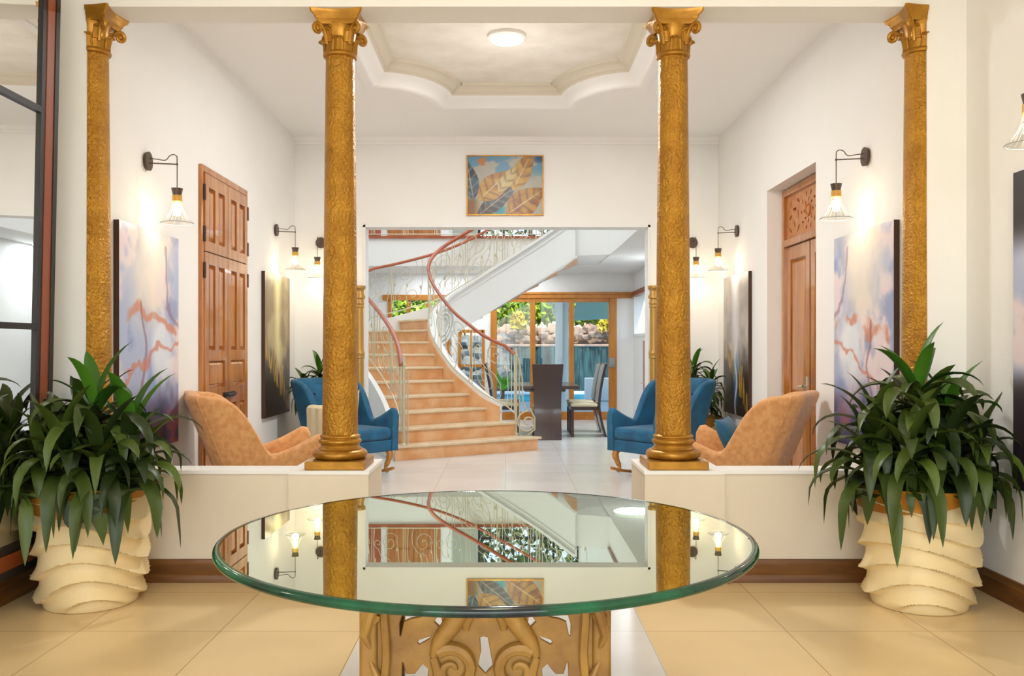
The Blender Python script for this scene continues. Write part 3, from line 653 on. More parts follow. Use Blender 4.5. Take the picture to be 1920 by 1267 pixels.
painting('leaf_painting', 'gold framed painting of golden banana leaves above the opening', .856, .67, art_leaves, (-.018, 9.9, 2.775), 0, M['goldsmooth'], .013, 150, .025)

# ------------------------------------------------------------------ tall mirror on the left
mr = thing('wall_mirror', 'tall mirror with black and red-brown frame tilted on the left wall', 'mirror', (-2.475, 3.2, .17)); mr.rotation_euler = (0, math.radians(1.2), 0)
MY = 1.53; MH = 3.1
b = MB(); b.box(.0, .012, -MY+.1, MY-.1, .1, MH-.1); b.build('mirror_glass', M['mirror'], mr, smooth=False)
def rect_ring(b, x0, x1, o_, i_):   # frame ring between inset o_ and inset i_
    b.box(x0, x1, -MY+o_, -MY+i_, o_, MH-o_); b.box(x0, x1, MY-i_, MY-o_, o_, MH-o_)
    b.box(x0, x1, -MY+i_, MY-i_, o_, i_); b.box(x0, x1, -MY+i_, MY-i_, MH-i_, MH-o_)
b = MB(); rect_ring(b, -.03, .035, 0, .04); b.build('outer_frame', M['black'], mr, smooth=False)
b = MB(); rect_ring(b, .0, .03, .04, .115); b.build('wood_band', M['redbrown'], mr, smooth=False)
b = MB(); rect_ring(b, .0, .026, .115, .155); b.build('inner_frame', M['black'], mr, smooth=False)
for z in (1.24, 2.36):
    b = MB(); b.box(.012, .028, -MY+.155, MY-.155, z-.016, z+.016); b.build('glazing_bar', M['black'], mr, smooth=False)

# ------------------------------------------------------------------ glass table
tb = thing('glass_table', 'round mirror-bright glass table on a carved gilded base', 'table', (-.057, 2.65, 0)); RT = .782
b = MB(); b.lathe([(.001, .7275), (RT-.016, .7275)], 128, cap=False); b.lathe([(.001, .750), (RT-.012, .750)], 128, cap=False); b.build('glass_top', M['tabletop'], tb, fix=False)
b = MB(); b.lathe([(RT-.020, .727)]+[(RT-.013+.013*math.cos(a), .7392+.0118*math.sin(a)) for a in np.linspace(-PI/2, PI/2, 11)]+[(RT-.020, .7508)], 160, cap=False); b.build('bevelled_edge', M['edge'], tb)['label'] = 'green bevelled glass edge'
HB = .33
def c3(pts, y0=880): return [(((400+x/3.273)-950)*2.32/1663+.046, 1.3-((y0+y/3.273)-652)*2.32/1663) for x, y in pts]
HL = [c3([(1165,905),(1290,905),(1275,925),(1215,935),(1185,950),(1168,1028),(1150,1035),(1148,960)]), c3([(1390,905),(1408,905),(1422,985),(1400,978),(1365,945)]),
      c3([(1275,1052),(1312,1040),(1345,1030),(1332,1055),(1280,1085),(1264,1072)]), c3([(1370,1105),(1400,1095),(1440,1078),(1442,1095),(1405,1118),(1374,1118)]), c3([(1440,1015),(1470,1040),(1462,1050),(1436,1030)]),
      c3([(1165,1185),(1182,1200),(1200,1262),(1240,1262),(1290,1200),(1330,1235),(1322,1320),(1280,1400),(1200,1410),(1155,1380)]),
      c3([(1200,1480),(1300,1440),(1400,1490),(1360,1560),(1230,1580)])]
def mirx(r): return [(-x, z) for x, z in r][::-1]
HC = [c3([(1645,1050),(1672,1042),(1700,1050),(1715,1140),(1728,1212),(1700,1240),(1682,1262),(1660,1240),(1634,1210),(1650,1130)])]
ctr = sum(x for x, z in HC[0])/len(HC[0])
def grow(r, k):
    mx_ = sum(p[0] for p in r)/len(r); mz_ = sum(p[1] for p in r)/len(r); return [(mx_+(x-mx_)*k, mz_+(z-mz_)*k) for x, z in r]
HC = [grow([(x-ctr, z) for x, z in HC[0]], 1.12)]; HL = [grow([(x-ctr, z) for x, z in r], k) for r, k in zip(HL, (1.12, 1.25, 1.3, 1.25, 1.1, 1.05, 1))]
low = [[(x, .62-(z-.1)*.9) for x, z in r] for r in HL[:5]]
low = [r for r in low if min(z for x, z in r) > .05 and max(z for x, z in r) < .28]
HA = HC+HL+[mirx(r) for r in HL]+low+[mirx(r) for r in low]
for ang in (0, PI/2, -PI/2):
    pn = holed('carved_panel', [(-HB+.045, .03), (HB-.045, .03), (HB-.045, .7), (-HB+.045, .7)], HA, .014, M['carve'], tb, .003)
    pn.matrix_local = Matrix.Rotation(ang, 4, 'Z') @ Matrix.Translation((0, -HB+.02, 0)) @ Matrix.Rotation(PI/2, 4, 'X')
    b = MB(); y = -.002
    def P3(pts, y=y): return [tuple(q) for q in catmull([(x, y, z) for x, z in pts], 5)] if len(pts) < 10 else [(x, y, z) for x, z in pts]
    def W(*r): return list(np.interp(np.linspace(0, 1, (len(r)-1)*5+1), np.linspace(0, 1, len(r)), r))
    for s in (-1, 1):
        f_ = lambda pts: [(s*x, z) for x, z in pts]
        b.tube(P3(f_([(.01, .71), (.035, .66), (.06, .615), (.09, .57), (.12, .53), (.135, .49)])), W(.012, .022, .026, .026, .02, .01), 12)
        b.tube(P3(f_(spiral(.078, .625, .034, 1.2, -.6, 1, 24))), [.016-.01*k/24 for k in range(25)], 8)
        b.tube(P3(f_(spiral(.085, .455, .062, 1.3, .9, 1, 28))), [.019-.012*k/28 for k in range(29)], 8)
        b.tube(P3(f_([(0, .645), (.025, .625), (.045, .59), (.05, .56)])), W(.008, .012, .014, .008), 8)
        b.tube(P3(f_([(.262, .70), (.264, .6), (.258, .5), (.264, .4), (.258, .2), (.262, .06)])), .012, 8)
        b.tube(P3(f_(spiral(.15, .25, .06, 1.3, 2.0, -1, 28))), [.017-.011*k/28 for k in range(29)], 8)
        b.tube(P3(f_([(.135, .49), (.12, .42), (.14, .34), (.20, .26)])), W(.010, .016, .016, .010), 8)
        b.tube(P3(f_([(0, .1), (.06, .13), (.1, .2), (.09, .3)])), W(.010, .016, .016, .008), 8)
    b.ball((0, -.005, .30), (.035, .02, .06)); b.ball((0, -.003, .40), (.05, .016, .03))
    o = b.build('scroll_relief', M['carve'], pn); o.matrix_parent_inverse = (Matrix.Rotation(PI/2, 4, 'X')).inverted(); o.location = (0, 0, 0)
    o.matrix_parent_inverse = Matrix.Rotation(-PI/2, 4, 'X') @ Matrix.Translation((0, -.014, 0))
for sx in (-1, 1):
    for sy in (-1, 1):
        b = MB(); x, y = sx*(HB-.024), sy*(HB-.024); b.box(x-.024, x+.024, y-.024, y+.024, 0, .71)
        b.build('corner_post', M['carve'], tb, bevel=.012, seg=3)
for s in (-1, 1):
    b = MB()
    for z0 in (.08, .29, .50):
        b.tube([(s*(HB-.035), -HB+.01, z0), (s*(HB-.015), -HB-.002, z0+.05), (s*(HB-.03), -HB-.004, z0+.1), (s*(HB-.048), -HB+.0, z0+.15), (s*(HB-.03), -HB+.004, z0+.19)], [.006, .014, .016, .013, .006], 8)
        b.tube([(s*(HB-.03)+q[0], -HB-.003, z0+.1+q[1]) for q in spiral(0, 0, .022, 1.2, 0, s, 16)], .006, 6)
    b.build('post_carving', M['carve'], tb)
b = MB(); b.box(-HB, HB, -HB, HB, .705, .731)
b2 = MB()
for q in ((-HB, HB, -HB, -HB+.05), (-HB, HB, HB-.05, HB), (-HB, -HB+.05, -HB+.05, HB-.05), (HB-.05, HB, -HB+.05, HB-.05)): b2.box(*q, .705, .7273)
b2.build('top_rail', M['carve'], tb, bevel=.006)

# ------------------------------------------------------------------ pots and plants
def wavy_pot(root, R=.265, H=.60, tiers=6, seedp=0., waist=.94):
    nu, nv = 120, 150
    def f(u, v):
        a = 2*PI*u; ph = v*tiers+.55*math.sin(a*2+seedp+v*2.6)+.16*math.sin(a*3+1.3+seedp)
        fr = ph-math.floor(ph); env = min(1, v*14)*min(1, (1-v)*9+.15)
        rip = ((1-fr)**2.2*.85+(max(0, fr-.86)/.14)**1.5)*.047
        r = R*(waist+.09*v-.10*math.exp(-v*12))+(rip-.012)*env
        return (r*math.cos(a), r*math.sin(a), .002+v*H)
    b = MB(); b.grid(f, nu, nv, wu=True)
    b.grid(lambda u, v: (v*R*.84*math.cos(2*PI*u), v*R*.84*math.sin(2*PI*u), .002), nu, 2, wu=True)
    o = b.build('pot_body', M['potc'], root, angle=60)
    def g_(u, v):
        a = 2*PI*u; zb = H-.075+.055*math.sin(a+seedp*.7+.4)+.02*math.sin(2*a+seedp); z = zb+v*(H+.012-zb)
        r = R*(1.025)+.018+.03*((z-H+.1)/.1)**2
        return (r*math.cos(a), r*math.sin(a), z)
    b = MB(); b.grid(g_, 96, 8, wu=True); b.grid(lambda u, v: ((R*1.025+.05-.06*v-.0)*math.cos(2*PI*u), (R*1.025+.05-.06*v)*math.sin(2*PI*u), H+.012-.06*v**2), 96, 6, wu=True)
    o = b.build('pot_rim', M['potgold'], root)
    b = MB(); b.lathe([(.001, H-.05), (R*.98, H-.05)], 40, cap=False); b.build('soil', M['soil'], root)
def soft(v, lo, hi, k=.09):
    if v < lo+k: return lo+k*math.exp((v-lo-k)/k)
    if v > hi-k: return hi-k*math.exp((hi-k-v)/k)
    return v
def leafstrip(b, base, az, e0, L, W, droop, n=9, twist=0., lim=None, rim=None):
    p = Vector(base); d_h = Vector((math.cos(az), math.sin(az), 0)); side = Vector((-math.sin(az), math.cos(az), 0)); e = e0
    rows = []
    for k in range(n+1):
        s_ = k/n; wv = W*(.30+.70*math.sin(PI*min(1, s_*1.25+.08)) if s_ < .35 else math.cos((s_-.35)/.65*PI/2)**.8)*.5
        up = Vector((0, 0, 1))*math.cos(e)-d_h*math.sin(e)
        sd = (side*math.cos(twist*s_)+up*math.sin(twist*s_))
        rows.append((p-sd*wv+up*wv*.35, p.copy(), p+sd*wv+up*wv*.35))
        p = p+(d_h*math.cos(e)+Vector((0, 0, 1))*math.sin(e))*L/n; e -= droop/n*(.5+1.0*s_)
        e = max(e, -1.45)
    vs = [q for r in rows for q in r]; fs = []
    if lim: vs = [(soft(q[0], lim[0], lim[1]), soft(q[1], -9, lim[2]), q[2]) for q in vs]
    if rim: vs = [(q[0]*max(1, rim[0]/max(.01, math.hypot(q[0], q[1]))), q[1]*max(1, rim[0]/max(.01, math.hypot(q[0], q[1]))), q[2]) if q[2] < rim[1] else q for q in vs]
    for k in range(n): a = k*3; fs += [(a, a+1, a+4, a+3), (a+1, a+2, a+5, a+4)]
    b.add(vs, fs)
def dracaena(root, z0, heads, seed, nl=24, L=.40, W=.072, lim=None, rim=None):
    rnd = random.Random(seed); b = MB(); b2 = MB(); st = MB()
    for hi, (hx, hy, hz) in enumerate(heads):
        st.tube([(hx*.35, hy*.35, z0-.06), (hx*.6, hy*.6, z0+hz*.5), (hx, hy, z0+hz)], [.02, .016, .012], 6)
        for k in range(nl):
            f = k/nl; az = k*2.399+rnd.uniform(-.25, .25); e0 = 1.35-1.35*f**.8+rnd.uniform(-.12, .12)
            l = L*rnd.uniform(.75, 1.12)*(.75+.3*f); tgt = b2 if (f < .22 and hi in (0, 2)) else b
            leafstrip(tgt, (hx+.012*math.cos(az), hy+.012*math.sin(az), z0+hz-.16*f), az, e0, l, W*rnd.uniform(.8, 1.1), (1.5+2.3*f+rnd.uniform(-.2, .5))*(.5 if f < .2 else 1), twist=rnd.uniform(-.5, .5), lim=lim, rim=rim)
    st.build('stem', M['stem'], root); b.build('foliage', M['leaf'], root, fix=False, angle=60)
    b2.build('new_growth', M['newleaf'], root, fix=False, angle=60)
pl = thing('potted_dracaena', 'leafy dracaena in a wavy cream pot beside the tall mirror', 'potted plant', (-2.13, 4.55, 0))
wavy_pot(pl, .262, .60, 6, 0.4); dracaena(pl, .60, [(.04, -.04, .40), (-.2, .02, .24), (.18, .05, .28), (-.06, -.18, .22), (.12, -.18, .18), (-.1, .14, .28), (.22, -.06, .14), (-.2, -.1, .14)], 11, L=.47, W=.078, lim=(-.29, 9, .33), rim=(.345, .615))
pl = thing('potted_dracaena', 'leafy dracaena in a wavy cream pot in the right front corner', 'potted plant', (2.10, 4.52, 0))
wavy_pot(pl, .268, .60, 6, 2.1); dracaena(pl, .60, [(-.03, -.05, .50), (-.22, .0, .32), (.17, .04, .36), (.05, -.18, .24), (-.14, -.18, .22), (.1, .16, .34), (.24, -.08, .18), (-.26, -.06, .16), (.02, .02, .3)], 23, nl=25, L=.46, W=.078, lim=(-9, .43, .36), rim=(.35, .615))
pl = thing('potted_dracaena', 'dracaena in a brown pot behind the left blue armchair', 'potted plant', (-2.02, 9.48, 0))
b = MB(); b.lathe([(.10, .0), (.15, .02), (.155, .2), (.14, .42), (.12, .44)], 28); b.build('pot_stand', M['potc'], pl)
b = MB(); b.lathe([(.11, .44), (.13, .46), (.15, .56), (.145, .6), (.175, .64), (.175, .68), (.15, .68), (.14, .62)], 28, cap=False); b.build('pot_body', M['terra'], pl)
b = MB(); b.lathe([(.001, .63), (.14, .63)], 28, cap=False); b.build('soil', M['soil'], pl)
dracaena(pl, .66, [(.02, 0, .40), (-.12, -.05, .24), (.12, -.08, .26)], 5, nl=20, L=.36, W=.06, lim=(-.31, 9, .38), rim=(.19, .68))
pl = thing('potted_dracaena', 'dracaena in a pale pot behind the right blue armchair', 'potted plant', (2.03, 9.45, 0))
wavy_pot(pl, .2, .56, 5, 1.); dracaena(pl, .56, [(-.04, 0, .55), (-.1, -.08, .36), (.12, -.06, .38), (.0, -.1, .2), (.08, .06, .25)], 9, nl=21, L=.36, W=.06, lim=(-9, .30, .40), rim=(.28, .57))

# ------------------------------------------------------------------ wingback armchairs
def wingback(name, label, fab, loc, rz, group, rockers=True):
    t_ = thing(name, label, 'armchair', loc, rz, group)
    pts = []                                   # plan path (outer), right arm front -> back -> left arm front
    hw, yb, yf, rc = .375, -.29, .42, .14
    for y in [yf, yf-.02, yf-.06, .3, .24, .18, .14, .11, .095, .08, .07, .06, .05, .04, .03, .02, .01, -.01, -.04, -.08, -.12, yb+rc]: pts.append((hw, y, 0))
    for k in range(1, 9): a = PI/2*k/9; pts.append((hw-rc+rc*math.cos(a), yb+rc-rc*math.sin(a), a/(PI/2)))
    for x in np.linspace(hw-rc, 0, 6): pts.append((x, yb, 1))
    full = pts+[(-x, y, q) for x, y, q in pts[:-1]][::-1]
    def ztop(y, q):
        if y > .085: return .56+.135*min(1, max(0, (y-.085)/.28))**1.1-(.05*((y-.38)/.04)**2 if y > .38 else 0)
        return float(np.interp(y, [-.3, -.12, -.06, -.03, .0, .02, .04, .06, .085], [.975, .97, .955, .935, .885, .80, .69, .60, .56]))+.015*q
    n = len(full); R = []
    for i, (x, y, q) in enumerate(full):
        a = Vector(full[max(0, i-1)][:2]); c = Vector(full[min(n-1, i+1)][:2]); d = (c-a).normalized(); nrm = Vector((-d.y, d.x))   # outward
        if nrm.dot(Vector((x, y+.0))) < 0 and q > 0: nrm = -nrm
        if q == 0: nrm = Vector((1 if x > 0 else -1, 0))
        k_ = .36*float(sstep(.22, -.05, np.array(y))); zt = ztop(y, q); th = .085 if y > .1 else .075+.03*q; ring = []
        def P(off, z):
            flare = .05*max(0, z-.35)*(1 if q < 1 else .3)
            p = Vector((x, y))+nrm*(off+flare)
            return (p.x, p.y-k_*max(0, z-.38), z)
        zs = np.linspace(.26, zt-th/2, 9)
        ring += [P(0, z) for z in zs]
        for m_ in range(1, 8): aa = PI*m_/8; ring.append(P(-th/2+th/2*math.cos(aa), zt-th/2+th/2*math.sin(aa)))
        ring += [P(-th, z) for z in zs[::-1]]
        R.append(ring)
    b = MB(); m_ = len(R[0]); b.add([p for r in R for p in r], [(i*m_+j, (i+1)*m_+j, (i+1)*m_+(j+1)%m_, i*m_+(j+1)%m_) for i in range(n-1) for j in range(m_)]+[tuple(range(m_)), tuple((n-1)*m_+j for j in range(m_))[::-1]])
    sh = b.build('upholstered_shell', fab, t_, angle=70)
    # seam piping between wing and back, along the shell outside
    for s in (1, -1):
        b = MB(); pp = []
        idx = 24 if s > 0 else n-1-24
        pp = [Vector(p) for p in R[idx][:12]]; cc = Vector((0, -.0, 0)); pp = [p+Vector((s*.004, -.003, 0)) for p in pp]
        b.tube(pp, .005, 6); b.build('piping', fab, sh)
    b = MB(); b.grid(lambda u, v: None or (0, 0, 0), 2, 2) if False else None
    b.box(-.30, .30, -.25, .41, .37, .50); b.build('seat_cushion', fab, t_, bevel=.045, seg=5)
    b = MB(); b.box(-.32, .32, -.27, .405, .255, .37); b.build('seat_rail', fab, t_, bevel=.015, seg=3)
    b = MB()                                   # inner back pad, follows the recline
    def pad(u, v):
        x = (u-.5)*.56; z = .46+.46*v; bul = .045*(math.sin(PI*min(max(u, .0), 1))**.5)*(math.sin(PI*(.05+.9*v))**.5)
        return (x, yb+.10+bul-.36*(z-.38), z)
    b.grid(pad, 16, 12); b.build('back_pad', fab, t_, fix=False)
    if fab is M['blue']:
        for bx in (-.16, 0, .16):
            for v in (.3, .55, .8):
                u = bx/.56+.5; p = pad(u, v); b = MB(); b.ball((p[0], p[1]+.002, p[2]), .012, 8, 6); b.build('button', M['bluebtn'], t_)
    for sx in (-1, 1):
        for sy, y in ((1, .36), (-1, -.24)):
            b = MB(); k = sy
            b.tube(catmull([(sx*.28, y, .27), (sx*.295, y+k*.02, .22), (sx*.285, y+k*.0, .15), (sx*.27, y-k*.02, .09), (sx*.27, y+k*.01, .045)], 4), [.034]*4+[.036]*3+[.028]*4+[.019]*6, 10)
            b.build('leg', M['gilded'], t_)
        b = MB(); b.tube([(sx*.27, .46-1.0*k/14, .022+.07*((k-7)/7)**2*(1 if abs(k-7) > 2 else .6)-.002) for k in range(15)], .02, 8, flat=.8)
        b.build('rocker', M['gilded'], t_)
    if fab is M['blue']: t_.scale = (.95, .95, 1)
    return t_
def heading(dx, dy): return math.atan2(dy, dx)-PI/2
wingback('wingback_armchair', 'blue velvet wingback rocker left of the stairs behind the left centre column', M['blue'], (-1.64, 9.02, 0), heading(.76, -.65), 'blue wingback rocking armchairs')
wingback('wingback_armchair', 'blue velvet wingback rocker right of the walkway behind the right centre column', M['blue'], (1.56, 9.0, 0), heading(-.80, -.60), 'blue wingback rocking armchairs')
wingback('wingback_armchair', 'tan wingback armchair by the closet door behind the left half wall', M['tan'], (-1.80, 6.45, 0), heading(.93, .37), 'tan wingback rocking armchairs')
wingback('wingback_armchair', 'tan wingback armchair showing its back by the teak door on the right', M['tan'], (1.72, 6.55, 0), heading(-.88, .48), 'tan wingback rocking armchairs')
def pillow(name, label, mt, S, loc, rot):
    b = MB()
    def f(sgn):
        def g_(u, v):
            x = (u-.5)*2; y = (v-.5)*2; h = (max(0, 1-x*x)*max(0, 1-y*y))**.42
            cr = 1-.08*(1-abs(x))*abs(y)-.0; cr2 = 1-.08*(1-abs(y))*abs(x)
            return (x*S/2*cr2, y*S/2*cr, sgn*h*S*.16)
        return g_
    b.grid(f(1), 17, 17); b.grid(f(-1), 17, 17); o = b.build(name, mt, smooth=True, angle=80); o.location = loc; o.rotation_euler = rot
    return tag(o, label, 'pillow')
pillow('throw_pillow', 'cream square throw pillow propped in the left blue armchair', M['cream'], .38, (-1.62, 8.86, .66), (math.radians(62), .35, heading(.76, -.65)))
pillow('throw_pillow', 'blue square throw pillow inside the tan armchair on the right', M['blue'], .40, (1.69, 6.60, .60), (math.radians(-62), 0, heading(.88, -.48)))
# cream throw over the near arm of the left blue chair
b = MB()
def thr(u, v):
    s_ = v*1.0; wv = (u-.5)*.30
    if s_ < .42: y, z = -.055, .30+s_*.40/.42*1.0
    elif s_ < .58: a = (s_-.42)/.16*PI; y, z = -.055*math.cos(a), .70+.03*math.sin(a)
    else: y, z = .055, .70-(s_-.58)*.38
    return (wv+.006*math.sin(v*9), y+.006*math.sin(u*17), z)
b.grid(thr, 22, 40); o = b.build('folded_throw', M['cream'], fix=False); o.location = (-1.80, 8.62, .0); o.rotation_euler = (0, 0, heading(.76, -.65)+PI/2)
sd = o.modifiers.new('s', 'SOLIDIFY'); sd.thickness = .012; sd.offset = 1; tag(o, 'cream throw folded over the near arm of the left blue armchair', 'throw')

# ------------------------------------------------------------------ staircase
RI = .174
IN = [(.40,11.28),(.10,11.45),(-.27,11.62),(-.51,11.82),(-.72,12.0),(-.87,12.2),(-1.0,12.4),(-1.09,12.6),(-1.13,12.85),(-1.08,13.1),(-.92,13.3),(-.66,13.4),(-.38,13.45),(-.09,13.45),(.20,13.42),(.49,13.36),(.77,13.26),(1.04,13.12)]
OUT = [(-1.28,10.2),(-1.33,10.42),(-1.42,10.68),(-1.55,10.95),(-1.71,11.25),(-1.9,11.6),(-2.12,12.05),(-2.35,12.75),(-2.25,13.7),(-1.7,14.15),(-1.15,14.35),(-.72,14.42),(-.39,14.45),(-.08,14.48),(.22,14.5),(.52,14.5),(.83,14.48),(1.15,14.42)]
st = thing('curved_staircase', 'curved marble staircase rising left then turning to the upper floor', 'staircase', (0, 0, 0))
for n in range(17):
    a, c, d, e = [Vector(q) for q in (IN[n], OUT[n], OUT[n+1], IN[n+1])]; z = RI*(n+1); zb = max(0, z-.44) if n > 4 else 0; zb2 = max(0, z-.30) if n > 4 else 0
    b = MB(); b.hexa([(*a, zb), (*e, zb2), (*d, zb2), (*c, zb)], [(*a, z-.03), (*e, z-.03), (*d, z-.03), (*c, z-.03)]); o = b.build('riser', M['stone'] if n < 17 else M['white'], st, smooth=False)
    back = ((e-a)+(d-c)).normalized()*.035; dirv = (a-c).normalized()
    aa = a-back+dirv*(.02 if n > 1 else .03); cc = c-back-dirv*.01
    b = MB(); b.hexa([(*aa, z-.032), (*e, z-.032), (*d, z-.032), (*cc, z-.032)], [(*aa, z), (*e, z), (*d, z), (*cc, z)]); b.build('tread', M['tread'], o, bevel=.008, smooth=False)
# soffit and stringers
def curve3(P, n0, n1, k=6):
    pts = catmull([(*P[n], RI*(n+1)) for n in range(len(P))], k); return pts[n0*k:n1*k+1]
ii = curve3(IN, 0, 17); oo = curve3(OUT, 0, 17)
def ribbon(path, lo, hi, th, side):       # vertical band along a path, thickness th to the side
    vs = []; fs = []
    for i, p in enumerate(path):
        a = path[max(0, i-1)]; c = path[min(len(path)-1, i+1)]; d = Vector((c.x-a.x, c.y-a.y)).normalized(); nr = Vector((-d.y, d.x))*side
        l = lo(p, i) if callable(lo) else p.z+lo; h = hi(p, i) if callable(hi) else p.z+hi
        for off, z in ((0, l), (0, h), (th, h), (th, l)): vs.append((p.x+nr.x*off, p.y+nr.y*off, z))
    for i in range(len(path)-1):
        for j in range(4): fs.append((i*4+j, i*4+(j+1)%4, i*4+4+(j+1)%4, i*4+4+j))
    fs += [(0, 1, 2, 3), tuple(len(path)*4-4+j for j in range(4))]
    return vs, fs
# going up the stair, the inner side lies to the right (side -1)
b = MB(); pth = ii[9:]
b.add(*ribbon(pth, lambda p, i: max(0, p.z-.47), lambda p, i: p.z+.10, .07, -1)); b.add(*ribbon(pth, lambda p, i: max(.0, p.z-.5), lambda p, i: max(.05, p.z-.45), .085, -1))
b.add(*ribbon(pth, lambda p, i: p.z+.01, lambda p, i: p.z+.04, .082, -1)); b.build('inner_stringer', M['white'], st)
def medal(t_, ra, rb):
    k = 57+ra*math.cos(t_); i0 = int(k); f = k-i0; p = ii[i0].lerp(ii[i0+1], f); d = (ii[i0+1]-ii[i0]); d.z = 0; d.normalize(); nr = Vector((d.y, -d.x, 0))
    q = p+nr*.085; return (q.x, q.y, 1.62+rb*math.sin(t_)+(p.z-ii[57].z)*.6)
for ra, rb, rr_ in ((5.6, .26, .024), (4.2, .19, .018), (2.9, .13, .013)):
    b = MB(); b.tube([medal(2*PI*k/36, ra, rb) for k in range(36)], rr_, 6, closed=True); b.build('oval_moulding', M['white'], st)
b = MB(); b.add(*ribbon(ii[9:], .10, .145, .11, -1)); b.build('inner_cap', M['white'], st)
b = MB(); b.add(*ribbon(ii[9:54], lambda p, i: max(0, p.z-.2), .10, .02, 1)); b.build('marble_curb', M['stone'], st)
b = MB(); b.add(*ribbon(oo[3:], lambda p, i: 0 if i < 50 else p.z-.42, .08, .06, 1)); b.build('outer_stringer', M['white'], st)
b = MB(); vs = []; fs = []; s0_, s1_ = 36, len(ii)
for i in range(s0_, s1_):
    for P_, q in ((ii[i], -.45), (oo[i], -.43)): vs.append((P_.x, P_.y, max(0, P_.z+q)))
for k in range(s1_-s0_-1): fs.append((2*k, 2*k+1, 2*k+3, 2*k+2))
b.add(vs, fs); o = b.build('soffit', M['white'], st, fix=False); sd = o.modifiers.new('s', 'SOLIDIFY'); sd.thickness = .03; sd.offset = 0
b = MB(); b.prism([(1.04, 13.12), (1.5, 12.9), (1.5, 14.6), (1.15, 14.6)], 2.66, 3.13); b.build('landing', M['white'], st, smooth=False)

def railing(name, label, path, h0=.16, h1=.92, newels=(), motif_len=.62, sgn=1, rail_r=.028, over=0):
    t_ = thing(name, label, 'railing')
    L = [0]
    for a, c in zip(path, path[1:]): L.append(L[-1]+math.hypot(c.x-a.x, c.y-a.y))
    def at(s_, h):
        s_ = min(max(s_, 0), L[-1]-1e-6); k = 0
        while L[k+1] < s_: k += 1
        f = (s_-L[k])/(L[k+1]-L[k]); p = path[k].lerp(path[k+1], f); return (p.x, p.y, p.z+h0+(h1-h0)*h)
    b = MB(); b.tube([(p.x, p.y, p.z+h1) for p in path], rail_r, 10, flat=.8); b.build('handrail', M['rail'], t_)
    b = MB(); b.tube([(p.x, p.y, p.z+h0) for p in path], .009, 6); b.build('bottom_rail', M['iron'], t_)
    n = max(1, round(L[-1]/motif_len)); ml = L[-1]/n
    for i in range(n):
        b = MB(); s0 = i*ml
        def put(pts, r=.0052):
            b.tube([at(s0+x*ml, y) for x, y in pts], r, 5)
        put([(0.0, 0), (0.0, 1)], .0065); put([(.06, 0), (.06, 1)], .005)
        asp = .76/ml
        fl = (lambda pts: [(1-x, 1-y) for x, y in pts]) if i % 2 else (lambda pts: pts)
        S = lambda cx, cy, r, t1, a0, sg: [(cx+(x-cx)*asp, y) for x, y in spiral(cx, cy, r, t1, a0, sg, 24)]
        put(fl([(.16, .0), (.13, .3), (.15, .55), (.2, .8)]+S(.42, .74, .19, 1.5, PI*.9, -1)))
        put(fl([(.9, 1.0), (.95, .75), (.93, .5), (.88, .25)]+S(.64, .27, .2, 1.5, .1, -1)))
        put(fl([(.5, 1), (.56, .8), (.6, .62), (.56, .48), (.42, .42), (.3, .3), (.28, .15), (.34, 0)]))
        put(fl(S(.8, .72, .09, 1.2, -1.5, 1))); put(fl([(.8, .63), (.72, .5), (.6, .45)]))
        for (lx, ly) in ((.2, .62), (.9, .42), (.56, .5)):
            p = at(s0+fl([(lx, ly)])[0][0]*ml, fl([(lx, ly)])[0][1]); b.ball(p, (.014, .014, .035), 6, 6)
        b.build('scroll_panel', M['iron'], t_)
    for (x, y, z0, z1) in newels:
        b = MB(); b.tube([(x, y, z0), (x, y, z1)], .019, 12); b.ball((x, y, z1-.1), .027); b.lathe([(.04, 0), (.035, .015), (.02, .03)], 16, (x, y, z0)); b.tube([(x+.045, y, z0), (x+.045, y, z1-.16)], .009, 8)
        b.build('newel_post', M['iron'], t_)
    return t_
ri = [p+Vector((0, 0, 0)) for p in ii]; ri = [Vector((.10, 11.47, .30))]+ii[8:]
r1 = railing('stair_railing', 'inner scrolled iron railing with reddish handrail sweeping up the curved stair', ri, newels=((.12, 11.5, .174, 1.30),))
b = MB(); sp = spiral(0, 0, .15, 1.6, PI*.5, 1, 34, .1)
b.tube([(.27+x, 11.42, .34+y) for x, y in sp], .012, 6); b.tube([(.15, 11.45, 1.18), (.2, 11.44, .9), (.21, 11.43, .6), (.27, 11.42, .49)], .010, 6); b.tube([(.3, 11.42, .52), (.36, 11.41, .4), (.36, 11.41, .25), (.27, 11.41, .176)], .012, 6); b.build('volute_scroll', M['iron'], r1)
ro = [Vector((p.x+.06*(1 if i < 50 else 0), p.y+.05, p.z)) for i, p in enumerate(oo)]
railing('stair_railing', 'outer scrolled iron railing climbing from the left newel round the stair', ro, newels=((-1.19, 10.27, .174, 1.2), ))
up = [Vector((-2.75+k*(4.15)/20, 14.68, 3.12)) for k in range(21)]
railing('gallery_railing', 'upper floor scrolled railing along the gallery edge above the stairs', up, h0=.06, h1=.98, motif_len=.5)

